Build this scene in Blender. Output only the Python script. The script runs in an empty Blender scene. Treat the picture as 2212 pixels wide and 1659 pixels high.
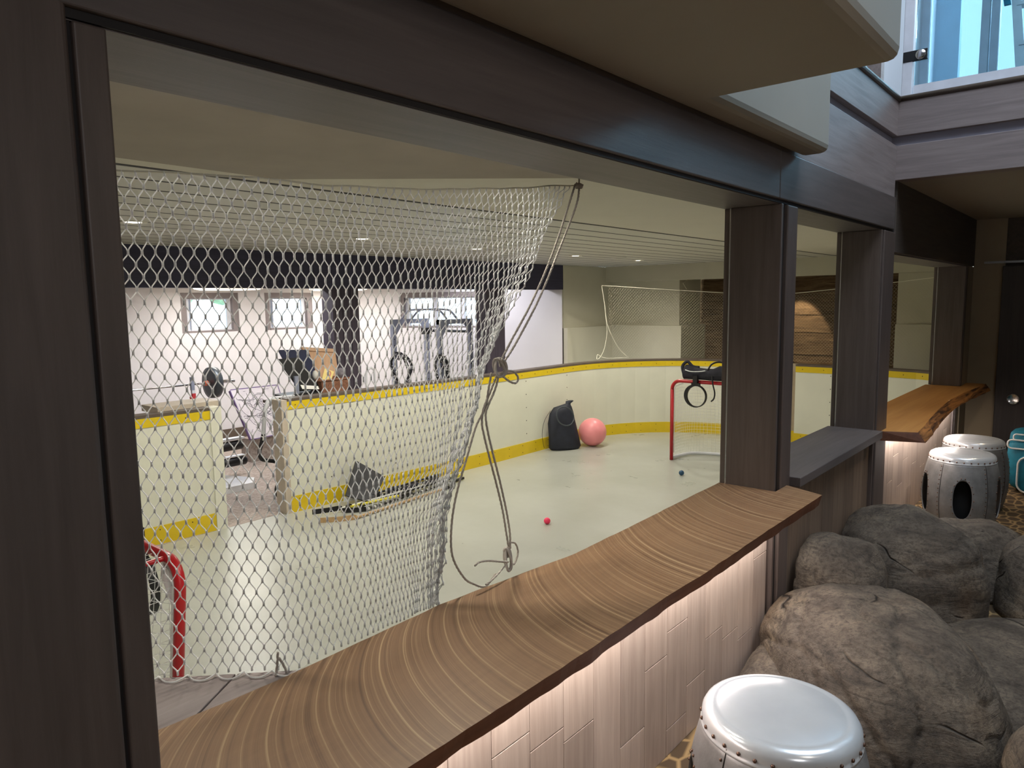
import bpy, math, random
from mathutils import Vector, Matrix, noise
random.seed(7)
PI = math.pi
SC = bpy.context.scene
COL = SC.collection
ORG = {}

def srgb(r, g, b):
    def f(c):
        c /= 255.0
        return c / 12.92 if c <= 0.04045 else ((c + 0.055) / 1.055) ** 2.4
    return (f(r), f(g), f(b), 1.0)

# ------------------------------------------------------------------ materials
class NT:
    def __init__(s, name):
        s.m = bpy.data.materials.new(name); s.m.use_nodes = True
        s.t = s.m.node_tree; s.n = s.t.nodes; s.l = s.t.links
        s.b = s.n['Principled BSDF']; s.out = s.n['Material Output']
        s.tc = s.n.new('ShaderNodeTexCoord')
    def node(s, t, **kw):
        n = s.n.new(t)
        for k, v in kw.items(): setattr(n, k, v)
        return n
    def link(s, a, b): s.l.new(a, b)
    def mapping(s, scale=(1, 1, 1), rot=(0, 0, 0), loc=(0, 0, 0), coord='Object'):
        n = s.node('ShaderNodeMapping')
        n.inputs['Scale'].default_value = scale; n.inputs['Rotation'].default_value = rot; n.inputs['Location'].default_value = loc
        s.link(s.tc.outputs[coord], n.inputs['Vector']); return n.outputs['Vector']
    def noise(s, vec, scale, detail=4, rough=0.55, dist=0.0):
        n = s.node('ShaderNodeTexNoise')
        n.inputs['Scale'].default_value = scale; n.inputs['Detail'].default_value = detail
        n.inputs['Roughness'].default_value = rough; n.inputs['Distortion'].default_value = dist
        s.link(vec, n.inputs['Vector']); return n.outputs['Fac']
    def ramp(s, fac, stops):
        n = s.node('ShaderNodeValToRGB'); cr = n.color_ramp
        while len(cr.elements) < len(stops): cr.elements.new(0.5)
        for e, (p, c) in zip(cr.elements, stops):
            e.position = p; e.color = c if len(c) == 4 else (*c, 1)
        s.link(fac, n.inputs['Fac']); return n.outputs['Color']
    def mix(s, fac, a, b, mode='MIX'):
        n = s.node('ShaderNodeMix', data_type='RGBA', blend_type=mode)
        for inp, v in ((n.inputs[0], fac), (n.inputs[6], a), (n.inputs[7], b)):
            if hasattr(v, 'links') or hasattr(v, 'is_linked'): s.link(v, inp)
            else: inp.default_value = v
        return n.outputs[2]
    def math(s, op, a, b=0.0, c=0.0):
        n = s.node('ShaderNodeMath', operation=op)
        for i, v in enumerate((a, b, c)):
            if hasattr(v, 'is_linked'): s.link(v, n.inputs[i])
            else: n.inputs[i].default_value = v
        return n.outputs[0]
    def bump(s, h, strength=0.3, dist=0.01):
        n = s.node('ShaderNodeBump'); n.inputs['Strength'].default_value = strength; n.inputs['Distance'].default_value = dist
        s.link(h, n.inputs['Height']); s.link(n.outputs['Normal'], s.b.inputs['Normal'])
    def set(s, col=None, rough=0.6, metal=0.0, spec=0.5):
        if col is not None:
            if hasattr(col, 'is_linked'): s.link(col, s.b.inputs['Base Color'])
            else: s.b.inputs['Base Color'].default_value = col
        if hasattr(rough, 'is_linked'): s.link(rough, s.b.inputs['Roughness'])
        else: s.b.inputs['Roughness'].default_value = rough
        s.b.inputs['Metallic'].default_value = metal
        s.b.inputs['Specular IOR Level'].default_value = spec
        return s.m

def plain(name, rgb, rough=0.6, metal=0.0, var=0.08, nscale=8.0, bump=0.0, spec=0.5):
    t = NT(name); c = srgb(*rgb)
    f = t.noise(t.mapping(), nscale, 3)
    lo = tuple(x * (1 - var) for x in c[:3]) + (1,); hi = tuple(min(1, x * (1 + var)) for x in c[:3]) + (1,)
    col = t.ramp(f, [(0.3, lo), (0.7, hi)])
    if bump: t.bump(t.noise(t.mapping(), nscale * 12, 3), bump, 0.003)
    return t.set(col, rough, metal, spec)

def wood(name, base, dark, axis='x', rough=0.55, fine=1.0, island=False, spec=0.5, contrast=1.0):
    t = NT(name)
    st = {'x': (1.2, 22, 22), 'y': (22, 1.2, 22), 'z': (22, 22, 1.2)}[axis]
    v = t.mapping(scale=tuple(a * fine for a in st))
    f = t.noise(v, 1.6, 6, 0.6, 0.6)
    v2 = t.mapping(scale=tuple(a * fine * 6 for a in st))
    g = t.noise(v2, 2.0, 3, 0.6)
    col = t.ramp(f, [(0.5 - 0.22 / contrast, srgb(*dark)), (0.5 + 0.22 / contrast, srgb(*base))])
    col = t.mix(t.math('MULTIPLY', g, 0.35), col, srgb(*dark))
    if island:
        geo = t.node('ShaderNodeNewGeometry')
        r = t.ramp(geo.outputs['Random Per Island'], [(0, (0.80, 0.78, 0.77, 1)), (1, (1.1, 1.08, 1.06, 1))])
        col = t.mix(1.0, col, r, 'MULTIPLY')
    t.bump(g, 0.12, 0.002)
    return t.set(col, rough, 0, spec)

def emis(name, rgb, strength):
    t = NT(name)
    t.b.inputs['Base Color'].default_value = srgb(*rgb)
    t.b.inputs['Emission Color'].default_value = srgb(*rgb)
    t.b.inputs['Emission Strength'].default_value = strength
    return t.m

def glassm(name, tint=(235, 245, 248), refl=0.12):
    t = NT(name)
    tr = t.node('ShaderNodeBsdfTransparent'); tr.inputs['Color'].default_value = srgb(*tint)
    gl = t.node('ShaderNodeBsdfGlossy'); gl.inputs['Roughness'].default_value = 0.02
    fr = t.node('ShaderNodeFresnel'); fr.inputs['IOR'].default_value = 1.45
    mx = t.node('ShaderNodeMixShader')
    t.link(t.math('ADD', fr.outputs[0], refl - 0.04), mx.inputs[0])
    t.link(tr.outputs[0], mx.inputs[1]); t.link(gl.outputs[0], mx.inputs[2]); t.link(mx.outputs[0], t.out.inputs['Surface'])
    return t.m

M = {}
M['frame'] = wood('frame_wood', (100, 87, 81), (76, 65, 60), 'z', 0.5, spec=0.55)
M['frame_x'] = wood('frame_wood_x', (106, 97, 95), (84, 76, 74), 'x', 0.5, spec=0.55)
M['fascia'] = wood('fascia_wood', (150, 138, 136), (118, 107, 106), 'x', 0.6)
M['fascia_y'] = wood('fascia_wood_y', (150, 138, 136), (118, 107, 106), 'y', 0.6)
M['groove'] = plain('groove_black', (30, 26, 26), 0.7)
M['panel'] = wood('panel_wood', (206, 190, 178), (172, 154, 142), 'z', 0.6, island=True)
M['darkpanel'] = wood('dark_panel_wood', (150, 130, 112), (112, 94, 80), 'z', 0.6, island=True)
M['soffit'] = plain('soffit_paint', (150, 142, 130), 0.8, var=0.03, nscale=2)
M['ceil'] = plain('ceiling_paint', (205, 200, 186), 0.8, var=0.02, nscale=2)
M['ceilshade'] = plain('soffit_shade_paint', (158, 148, 136), 0.8, var=0.06, nscale=3)  # same paint as the ceiling, its dimmer light put into the colour
M['slat'] = plain('slat_paint', (196, 194, 184), 0.55, var=0.03, nscale=2)
M['wallolive'] = plain('olive_wall_paint', (198, 194, 174), 0.85, var=0.03, nscale=2)
M['wallwhite'] = plain('white_wall_paint', (222, 221, 226), 0.8, var=0.02, nscale=2)
M['gymbeam'] = wood('gym_beam_wood', (66, 66, 92), (46, 44, 66), 'x', 0.55)  # blue cast of the window glare is put into the wood colour
M['gymcol'] = wood('gym_column_wood', (78, 70, 84), (54, 46, 60), 'z', 0.55)
M['board'] = plain('board_plastic', (216, 216, 200), 0.32, var=0.03, nscale=3, bump=0.02)
M['yellow'] = plain('yellow_plastic', (214, 186, 28), 0.35, var=0.04)
M['cap'] = plain('cap_brown', (92, 80, 70), 0.5)
M['endtrim'] = plain('board_end_wood', (188, 176, 160), 0.6)
M['tan'] = plain('tan_panel', (170, 154, 130), 0.6)
M['screw'] = plain('screw_metal', (60, 55, 50), 0.4, 0.6)
M['red'] = plain('red_paint', (176, 24, 34), 0.3, var=0.08)
M['netwhite'] = plain('net_white', (232, 232, 232), 0.6, var=0.04)
def netmat():
    t = NT('net_nylon'); tr = t.node('ShaderNodeBsdfTranslucent'); tr.inputs['Color'].default_value = srgb(240, 240, 240)
    t.set(srgb(240, 240, 240), 0.5); mx = t.node('ShaderNodeMixShader'); mx.inputs[0].default_value = 0.5
    t.link(t.b.outputs[0], mx.inputs[1]); t.link(tr.outputs[0], mx.inputs[2]); t.link(mx.outputs[0], t.out.inputs['Surface']); return t.m
M['netwhite'] = netmat()
M['netfar'] = plain('net_far', (196, 188, 166), 0.7)
M['rope'] = plain('rope_grey', (176, 168, 158), 0.8, var=0.1, nscale=60)
M['ropefar'] = plain('rope_far', (220, 216, 196), 0.8)
M['black'] = plain('black_plastic', (22, 22, 26), 0.45)
M['blackcloth'] = plain('black_cloth', (34, 34, 44), 0.85, var=0.25, nscale=20, bump=0.2)
M['navycloth'] = plain('navy_cloth', (26, 30, 44), 0.6, var=0.3, nscale=12, bump=0.3)
M['rubber'] = plain('rubber_mat', (58, 58, 62), 0.8, var=0.2, nscale=20)
M['pink'] = plain('pink_rubber', (238, 148, 152), 0.35, var=0.03)
M['hotpink'] = plain('hot_pink', (248, 60, 104), 0.45, var=0.03)
M['ballblue'] = plain('blue_rubber', (30, 72, 104), 0.4)
M['whitemetal'] = plain('white_metal', (214, 216, 222), 0.4)
M['greymetal'] = plain('grey_metal', (150, 156, 176), 0.4, 0.2)
M['chrome'] = plain('chrome', (205, 205, 205), 0.2, 1.0, var=0.03)
M['iron'] = plain('iron_plate', (70, 76, 82), 0.35, 0.3)
M['orange'] = plain('orange_clip', (216, 110, 80), 0.5)
M['clampred'] = plain('clamp_red', (196, 60, 66), 0.5)
M['navy'] = plain('navy_plastic', (28, 36, 72), 0.45)
M['stickwood'] = wood('stick_wood', (206, 176, 132), (176, 140, 96), 'x', 0.5)
M['stickyellow'] = plain('stick_yellow', (226, 214, 70), 0.4)
M['stickwhite'] = plain('stick_white', (220, 220, 216), 0.4)
M['plywood'] = wood('plywood', (226, 190, 160), (200, 158, 124), 'z', 0.6)
M['wicker'] = plain('wicker', (140, 96, 74), 0.7, var=0.4, nscale=60, bump=0.5)
M['card'] = plain('card_yellow', (246, 226, 150), 0.6)
M['pinkmark'] = plain('pink_mark', (226, 130, 140), 0.6)
M['greybundle'] = plain('grey_bundle', (120, 116, 124), 0.8, var=0.3, nscale=30)
M['canvas'] = plain('canvas_white', (236, 228, 232), 0.7)
M['purple'] = plain('purple_edge', (120, 98, 150), 0.6)
M['ink'] = plain('ink', (52, 56, 70), 0.7)
M['trimwhite'] = plain('trim_white', (214, 218, 228), 0.5)
M['winframe'] = plain('window_frame_grey', (150, 148, 158), 0.5)
M['winreveal'] = plain('window_reveal', (128, 120, 122), 0.6)
M['glass'] = glassm('window_glass')
M['railglass'] = glassm('rail_glass', (214, 238, 246), 0.10)
M['teal'] = plain('teal_cloth', (20, 116, 140), 0.7, var=0.3, nscale=14, bump=0.2)
M['piping'] = plain('white_piping', (225, 228, 228), 0.6)
M['door'] = wood('door_wood', (64, 58, 58), (46, 42, 42), 'z', 0.6)
M['beige'] = plain('beige_panel', (152, 138, 116), 0.8, var=0.03)
M['lavender'] = plain('lavender_grey', (150, 148, 160), 0.8, var=0.02)
M['skyside'] = plain('blue_siding', (126, 150, 166), 0.5)
M['leaf'] = plain('leaf_green', (150, 180, 140), 0.8, var=0.4, nscale=12)
M['lens'] = emis('lamp_lens', (255, 246, 222), 14)
M['disc'] = emis('disc_lens', (255, 236, 205), 5)
M['led'] = emis('led_strip', (255, 236, 226), 3)
M['trimring'] = plain('lamp_ring', (220, 216, 204), 0.5)
M['darkwall'] = wood('dark_wall', (88, 78, 70), (66, 58, 52), 'x', 0.7)

def mat_counter():
    t = NT('counter_slab_wood')
    sep = t.node('ShaderNodeSeparateXYZ'); t.link(t.tc.outputs['Object'], sep.inputs[0])
    # saw-kerf arcs repeat along the slab: circles of radius 0.75 whose centres slide along x
    yy = t.math('SUBTRACT', sep.outputs['Y'], -0.30)
    yy = t.math('MINIMUM', yy, 0.655)
    r2 = t.math('SUBTRACT', 0.4489, t.math('MULTIPLY', yy, yy))
    dx = t.math('SQRT', t.math('MAXIMUM', r2, 0.0))
    nz = t.noise(t.mapping(), 1.6, 2)
    xc = t.math('ADD', t.math('ADD', sep.outputs['X'], dx), t.math('MULTIPLY', nz, 0.05))
    comb = t.node('ShaderNodeCombineXYZ'); t.link(xc, comb.inputs[0])
    a = t.noise(comb.outputs[0], 52, 5, 0.75)
    amp = t.noise(t.mapping(), 1.7, 2)
    a2 = t.noise(comb.outputs[0], 7, 2, 0.5)
    col = t.ramp(a, [(0.36, srgb(86, 60, 42)), (0.46, srgb(126, 95, 69)), (0.54, srgb(138, 106, 77)), (0.64, srgb(192, 164, 124))])
    base = t.ramp(t.noise(t.mapping(scale=(2, 12, 10)), 2.2, 5, 0.6, 0.5), [(0.3, srgb(116, 85, 62)), (0.7, srgb(142, 110, 80))])
    k = t.ramp(amp, [(0.35, (0.5, 0.5, 0.5, 1)), (0.6, (1, 1, 1, 1))])
    col = t.mix(k, base, col)
    dk = t.ramp(a2, [(0.26, (0.72, 0.68, 0.66, 1)), (0.42, (1, 1, 1, 1))])
    col = t.mix(0.8, col, dk, 'MULTIPLY')
    t.bump(a, 0.12, 0.003)
    return t.set(col, 0.42, 0, 0.5)
M['counter'] = mat_counter()
M['counteredge'] = wood('counter_edge_wood', (120, 74, 50), (92, 54, 36), 'x', 0.6)
M['slab2'] = wood('warm_slab_wood', (206, 152, 88), (176, 120, 62), 'x', 0.5, fine=0.4)
M['bark'] = wood('bark_edge', (190, 128, 68), (58, 32, 18), 'x', 0.8, fine=0.8, contrast=2.2)

def mat_floor():
    t = NT('rink_floor_paint')
    v = t.mapping()
    a = t.noise(v, 1.1, 5, 0.6); b = t.noise(t.mapping(scale=(1, 4, 1)), 5, 6, 0.7)
    col = t.ramp(a, [(0.3, srgb(164, 166, 156)), (0.7, srgb(180, 182, 174))])
    sc = t.ramp(b, [(0.62, (0, 0, 0, 1)), (0.82, (1, 1, 1, 1))])
    col = t.mix(t.math('MULTIPLY', sc, 0.07), col, srgb(206, 206, 200))
    rr = t.ramp(t.noise(v, 2.3, 5), [(0.25, (0.26, 0.26, 0.26, 1)), (0.8, (0.36, 0.36, 0.36, 1))])
    t.bump(t.noise(v, 3.0, 5, 0.6), 0.06, 0.02)
    return t.set(col, rr, 0, 0.5)
M['rinkfloor'] = mat_floor()

def mat_carpet():
    t = NT('carpet')
    a = t.noise(t.mapping(scale=(1, 1.8, 1), rot=(0, 0, 0.5)), 26, 5, 0.7); b = t.noise(t.mapping(), 1.2, 2)
    c1 = t.ramp(a, [(0.3, srgb(122, 112, 108)), (0.7, srgb(200, 190, 184))])
    c2 = t.mix(t.math('MULTIPLY', b, 0.3), c1, srgb(170, 144, 116))
    t.bump(a, 0.5, 0.01)
    return t.set(c2, 0.95, 0, 0.1)
M['carpet'] = mat_carpet()

def mat_pebble():
    t = NT('pebble_carpet')
    v = t.node('ShaderNodeTexVoronoi', feature='DISTANCE_TO_EDGE'); v.inputs['Scale'].default_value = 14
    t.link(t.mapping(scale=(0.7, 1, 1)), v.inputs['Vector'])
    col = t.ramp(v.outputs['Distance'], [(0.03, srgb(140, 116, 80)), (0.12, srgb(74, 60, 44))])
    return t.set(col, 0.9, 0, 0.2)
M['pebble'] = mat_pebble()

def mat_rock():
    t = NT('rock_stone')
    v = t.mapping()
    a = t.noise(v, 2.6, 9, 0.66, 0.5); b = t.noise(t.mapping(scale=(1, 1, 4), rot=(0.3, 0.2, 0)), 5, 8, 0.72, 1.0); c = t.noise(v, 55, 5, 0.75)
    e = t.noise(v, 1.3, 3)
    col = t.ramp(a, [(0.28, srgb(64, 56, 48)), (0.45, srgb(102, 91, 79)), (0.56, srgb(122, 109, 94)), (0.75, srgb(158, 141, 117))])
    col = t.mix(t.ramp(b, [(0.36, (0.75, 0.75, 0.75, 1)), (0.52, (0, 0, 0, 1))]), col, srgb(58, 50, 44))
    col = t.mix(t.ramp(c, [(0.36, (0.6, 0.6, 0.6, 1)), (0.55, (0, 0, 0, 1))]), col, srgb(42, 36, 32))
    col = t.mix(t.ramp(e, [(0.52, (0, 0, 0, 1)), (0.66, (0.4, 0.4, 0.4, 1))]), col, srgb(128, 92, 54))
    vo = t.node('ShaderNodeTexVoronoi', feature='DISTANCE_TO_EDGE'); vo.inputs['Scale'].default_value = 1.5
    wv = t.node('ShaderNodeVectorMath', operation='ADD'); nn_ = t.node('ShaderNodeTexNoise'); nn_.inputs['Scale'].default_value = 2.5
    sc_ = t.node('ShaderNodeVectorMath', operation='SCALE'); sc_.inputs['Scale'].default_value = 0.35
    t.link(v, nn_.inputs['Vector']); t.link(nn_.outputs['Color'], sc_.inputs[0]); t.link(v, wv.inputs[0]); t.link(sc_.outputs[0], wv.inputs[1]); t.link(wv.outputs[0], vo.inputs['Vector'])
    cr_ = t.ramp(vo.outputs['Distance'], [(0.0, (1, 1, 1, 1)), (0.010, (0, 0, 0, 1))])
    ck = t.math('MULTIPLY', cr_, t.ramp(t.noise(v, 3.1, 2), [(0.48, (0, 0, 0, 1)), (0.56, (1, 1, 1, 1))]))
    col = t.mix(ck, col, srgb(30, 25, 22))
    h = t.math('SUBTRACT', t.math('ADD', t.math('MULTIPLY', b, 1.0), t.math('MULTIPLY', c, 0.4)), ck)
    t.bump(h, 0.8, 0.03)
    return t.set(col, 0.72, 0, 0.35)
M['rock'] = mat_rock()

def mat_planks():
    t = NT('rustic_plank_wood')
    a = t.noise(t.mapping(scale=(6, 0.7, 9)), 3.0, 8, 0.7, 0.9); g = t.noise(t.mapping(scale=(30, 1.5, 50)), 3, 4, 0.7)
    col = t.ramp(a, [(0.3, srgb(52, 40, 30)), (0.48, srgb(110, 90, 68)), (0.72, srgb(160, 134, 102))])
    col = t.mix(t.math('MULTIPLY', g, 0.5), col, srgb(80, 56, 36))
    t.bump(a, 0.8, 0.02)
    return t.set(col, 0.85, 0, 0.2)
M['planks'] = mat_planks()

def mat_drum():
    t = NT('riveted_aluminium')
    a = t.noise(t.mapping(), 90, 3, 0.6); b = t.noise(t.mapping(), 9, 4)
    col = t.ramp(b, [(0.3, srgb(118, 118, 118)), (0.7, srgb(158, 158, 158))])
    t.bump(a, 0.25, 0.003)
    return t.set(col, 0.45, 0.5)
M['drum'] = mat_drum()
M['drumtop'] = plain('drum_top', (214, 218, 222), 0.25, 0.35, var=0.04, nscale=10)
M['rivet'] = plain('rivet', (120, 96, 84), 0.35, 0.9)
M['hole'] = plain('drum_inside', (14, 13, 13), 0.9)

def mat_battle():
    t = NT('battle_rope_weave')
    ch = t.node('ShaderNodeTexChecker'); ch.inputs['Scale'].default_value = 34
    ch.inputs['Color1'].default_value = srgb(24, 24, 28); ch.inputs['Color2'].default_value = srgb(200, 200, 206)
    t.link(t.mapping(rot=(0.6, 0.5, 0.7)), ch.inputs['Vector'])
    w = t.ramp(t.noise(t.mapping(), 22, 2), [(0.5, (0, 0, 0, 1)), (0.55, (1, 1, 1, 1))])
    col = t.mix(w, srgb(24, 24, 30), ch.outputs['Color'])
    return t.set(col, 0.8)
M['battle'] = mat_battle()
def mat_blackwhite():
    t = NT('stick_black_bands')
    w = t.node('ShaderNodeTexWave'); w.inputs['Scale'].default_value = 3.4; w.inputs['Distortion'].default_value = 2.5
    t.link(t.mapping(), w.inputs['Vector'])
    col = t.ramp(w.outputs['Fac'], [(0.80, srgb(22, 22, 26)), (0.84, srgb(206, 206, 206))])
    return t.set(col, 0.45)
M['bands'] = mat_blackwhite()

# ------------------------------------------------------------------ mesh builder
class MB:
    def __init__(s): s.v = []; s.f = []; s.mi = []; s.cur = 0; s.sm = []; s.smooth = False
    def add(s, vs, fs):
        o = len(s.v); s.v += [tuple(v) for v in vs]
        for f in fs: s.f.append([i + o for i in f]); s.mi.append(s.cur); s.sm.append(s.smooth)
        return s
    def box(s, a, b):
        x0, y0, z0 = [min(a[i], b[i]) for i in range(3)]; x1, y1, z1 = [max(a[i], b[i]) for i in range(3)]
        return s.add([(x0,y0,z0),(x1,y0,z0),(x1,y1,z0),(x0,y1,z0),(x0,y0,z1),(x1,y0,z1),(x1,y1,z1),(x0,y1,z1)],
            [(0,3,2,1),(4,5,6,7),(0,1,5,4),(1,2,6,5),(2,3,7,6),(3,0,4,7)])
    def obox(s, c, ax, ay, az):      # oriented box: centre + three half-axis vectors
        c, ax, ay, az = Vector(c), Vector(ax), Vector(ay), Vector(az)
        vs = [c + i*ax + j*ay + k*az for k in (-1,1) for i, j in ((-1,-1),(1,-1),(1,1),(-1,1))]
        return s.add(vs, [(0,3,2,1),(4,5,6,7),(0,1,5,4),(1,2,6,5),(2,3,7,6),(3,0,4,7)])
    def prism(s, pts, z0, z1):
        n = len(pts)
        vs = [(p[0], p[1], z0) for p in pts] + [(p[0], p[1], z1) for p in pts]
        fs = [tuple(range(n))[::-1], tuple(range(n, 2*n))] + [(i, (i+1) % n, (i+1) % n + n, i + n) for i in range(n)]
        return s.add(vs, fs)
    def tube(s, path, r, seg=8, closed=False, caps=True):
        P = [Vector(p) for p in path]; n = len(P)
        if n < 2: return s
        rs = r if isinstance(r, (list, tuple)) else [r] * n
        vs = []; up = None
        for i in range(n):
            if closed: d = P[(i+1) % n] - P[i-1]
            else: d = P[min(i+1, n-1)] - P[max(i-1, 0)]
            if d.length < 1e-9: d = Vector((0, 0, 1))
            d.normalize()
            if up is None:
                up = Vector((0, 0, 1)) if abs(d.z) < 0.9 else Vector((1, 0, 0))
            side = d.cross(up)
            if side.length < 1e-4: side = d.cross(Vector((0.3, 1, 0.2)))
            side.normalize(); up = side.cross(d).normalized()
            for k in range(seg):
                a = 2 * PI * k / seg
                vs.append(P[i] + rs[i] * (math.cos(a) * side + math.sin(a) * up))
        fs = []
        for i in range(n if closed else n - 1):
            j = (i + 1) % n
            for k in range(seg):
                l = (k + 1) % seg
                fs.append((i*seg+k, i*seg+l, j*seg+l, j*seg+k))
        if caps and not closed:
            fs.append(tuple(range(seg))[::-1]); fs.append(tuple((n-1)*seg + k for k in range(seg)))
        sm = s.smooth; s.smooth = seg > 4; s.add(vs, fs); s.smooth = sm
        return s
    def lathe(s, prof, c, seg=40, a0=0, a1=2*PI, axis=None):
        c = Vector(c); full = abs(a1 - a0 - 2*PI) < 1e-6; n = seg if full else seg + 1
        R = Matrix.Identity(3)
        if axis: R = Vector((0, 0, 1)).rotation_difference(Vector(axis)).to_matrix()
        vs = []
        for k in range(n):
            a = a0 + (a1 - a0) * k / seg
            for r, z in prof: vs.append(c + R @ Vector((r*math.cos(a), r*math.sin(a), z)))
        m = len(prof); fs = []
        for k in range(seg):
            l = (k + 1) % n
            for i in range(m - 1): fs.append((k*m+i, l*m+i, l*m+i+1, k*m+i+1))
        sm = s.smooth; s.smooth = True; s.add(vs, fs); s.smooth = sm
        return s
    def ball(s, c, r, seg=12, sc=(1, 1, 1)):
        c = Vector(c); n = max(4, seg // 2); vs = []; fs = []
        for i in range(n + 1):
            t = PI * i / n
            for k in range(seg):
                a = 2*PI*k/seg
                vs.append(c + Vector((r*sc[0]*math.sin(t)*math.cos(a), r*sc[1]*math.sin(t)*math.sin(a), r*sc[2]*math.cos(t))))
        for i in range(n):
            for k in range(seg):
                l = (k+1) % seg; fs.append((i*seg+k, (i+1)*seg+k, (i+1)*seg+l, i*seg+l))
        sm = s.smooth; s.smooth = True; s.add(vs, fs); s.smooth = sm
        return s
    def strip(s, path, o0, o1, z0, z1):   # wall strip along a plan polyline, offset to its left
        n = len(path); P = [Vector((p[0], p[1])) for p in path]
        nn = []
        for i in range(n):
            a = P[max(i-1, 0)]; b = P[min(i+1, n-1)]; d = (b - a).normalized(); nn.append(Vector((-d.y, d.x)))
        vs = []
        for i in range(n):
            for o, z in ((o0, z0), (o1, z0), (o1, z1), (o0, z1)):
                q = P[i] + nn[i]*o; vs.append((q.x, q.y, z))
        fs = [(0, 1, 2, 3), tuple((n-1)*4 + k for k in (3, 2, 1, 0))]
        for i in range(n-1):
            for k in range(4):
                l = (k+1) % 4; fs.append((i*4+k, (i+1)*4+k, (i+1)*4+l, i*4+l))
        return s.add(vs, fs)
    def build(s, name, mats, parent=None, bevel=0.0, **kw):
        me = bpy.data.meshes.new(name)
        xs = [v[0] for v in s.v]; ys = [v[1] for v in s.v]; zs = [v[2] for v in s.v]
        if parent is None: org = Vector(((min(xs)+max(xs))/2, (min(ys)+max(ys))/2, min(zs)))
        else: org = ORG[parent.name]
        if kw.pop('world_origin', False): org = Vector((0, 0, 0))
        me.from_pydata([tuple(Vector(v) - org) for v in s.v], [], s.f); me.update()
        mats = mats if isinstance(mats, (list, tuple)) else [mats]
        for m in mats: me.materials.append(M[m])
        me.polygons.foreach_set('material_index', s.mi); me.polygons.foreach_set('use_smooth', s.sm)
        o = bpy.data.objects.new(name, me); COL.objects.link(o)
        if parent is None: o.location = org
        else: o.parent = parent
        ORG[o.name] = org
        if bevel:
            b = o.modifiers.new('bevel', 'BEVEL'); b.width = bevel; b.segments = 3; b.limit_method = 'ANGLE'; b.angle_limit = 0.6
        tag(o, **kw)
        return o

def tag(o, label=None, cat=None, group=None, kind=None):
    if label: o['label'] = label
    if cat: o['category'] = cat
    if group: o['group'] = group
    if kind: o['kind'] = kind
    return o
def thing(name, loc, label, cat, group=None):
    o = bpy.data.objects.new(name, None); COL.objects.link(o); o.location = loc; o.empty_display_size = 0.1
    ORG[o.name] = Vector(loc); return tag(o, label, cat, group)
def struct(name, mb, mat, **kw): return mb.build(name, mat, kind='structure', **kw)
def copy_tree(o, parent=None):
    c = o.copy(); COL.objects.link(c); ORG[c.name] = ORG[o.name]
    if parent: c.parent = parent
    for ch in list(o.children): copy_tree(ch, c)
    return c
def smooth_path(pts, n=8):
    P = [Vector(p) for p in pts]; out = []
    for i in range(len(P) - 1):
        p0 = P[max(i-1, 0)]; p1 = P[i]; p2 = P[i+1]; p3 = P[min(i+2, len(P)-1)]
        for k in range(n):
            t = k / n
            out.append(0.5*((2*p1) + (-p0+p2)*t + (2*p0-5*p1+4*p2-p3)*t*t + (-p0+3*p1-3*p2+p3)*t**3))
    out.append(P[-1]); return out
def twist(mb, pts, r, n=10, strands=3, pitch=0.045):
    P = smooth_path(pts, n)
    L = [0]
    for a, b in zip(P, P[1:]): L.append(L[-1] + (b-a).length)
    tot = L[-1]; m = max(8, int(tot / 0.004)); Q = []; j = 0
    for i in range(m + 1):
        d = tot * i / m
        while j < len(L) - 2 and L[j+1] < d: j += 1
        Q.append(P[j].lerp(P[j+1], (d - L[j]) / max(1e-9, L[j+1]-L[j])))
    for s in range(strands):
        path = []
        for i, q in enumerate(Q):
            d = (Q[min(i+1, m)] - Q[max(i-1, 0)]).normalized()
            a = d.cross(Vector((0.2, 0.97, 0.1))).normalized(); b = d.cross(a)
            th = 2*PI*(tot*i/m/pitch + s/strands)
            path.append(q + (a*math.cos(th) + b*math.sin(th))*r*0.5)
        mb.tube(path, r*0.56, 6)

# ------------------------------------------------------------------ SETTING: viewing side
YF, YB = 1.114, 1.37      # front and back faces of the dividing wall
struct('floor', MB().box((-3.2, -3.2, -0.1), (8.4, 1.13, 0.0)), 'pebble')
# dividing wall: posts, lintel, below-counter panelling
def casing_post(name, x0, x1, z0, z1, groove=0.045):
    t = bpy.data.objects.new(name, None); COL.objects.link(t); t.location = ((x0+x1)/2, YF, z0); ORG[t.name] = t.location.copy(); t['kind'] = 'structure'
    MB().box((x0, YF, z0), (x0+0.02, YB-0.03, z1)).box((x0+0.02, YF+0.02, z0), (x1, YB-0.03, z1)).box((x0+0.012, YB-0.03, z0), (x1, YB, z1)).build('post_core', 'frame', t, bevel=0.003)
    MB().box((x0+0.02+groove, YF-0.004, z0), (x1, YF+0.02, z1)).build('front_casing', 'frame', t, bevel=0.006)
    MB().box((x0+0.02, YF+0.012, z0), (x0+0.02+groove, YF+0.0205, z1)).build('shadow_gap', 'groove', t)
    MB().box((x0-0.002, YB-0.036, z0), (x0+0.006, YB-0.03, z1)).build('steel_edge_strip', 'chrome', t)
    return t
casing_post('trim_1', 3.065, 3.25, 0.0, 1.99)
casing_post('trim_2', 4.70, 5.00, 0.0, 1.99, 0.03)
casing_post('trim_3', 7.70, 7.80, 0.76, 1.86, 0.02)
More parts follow.
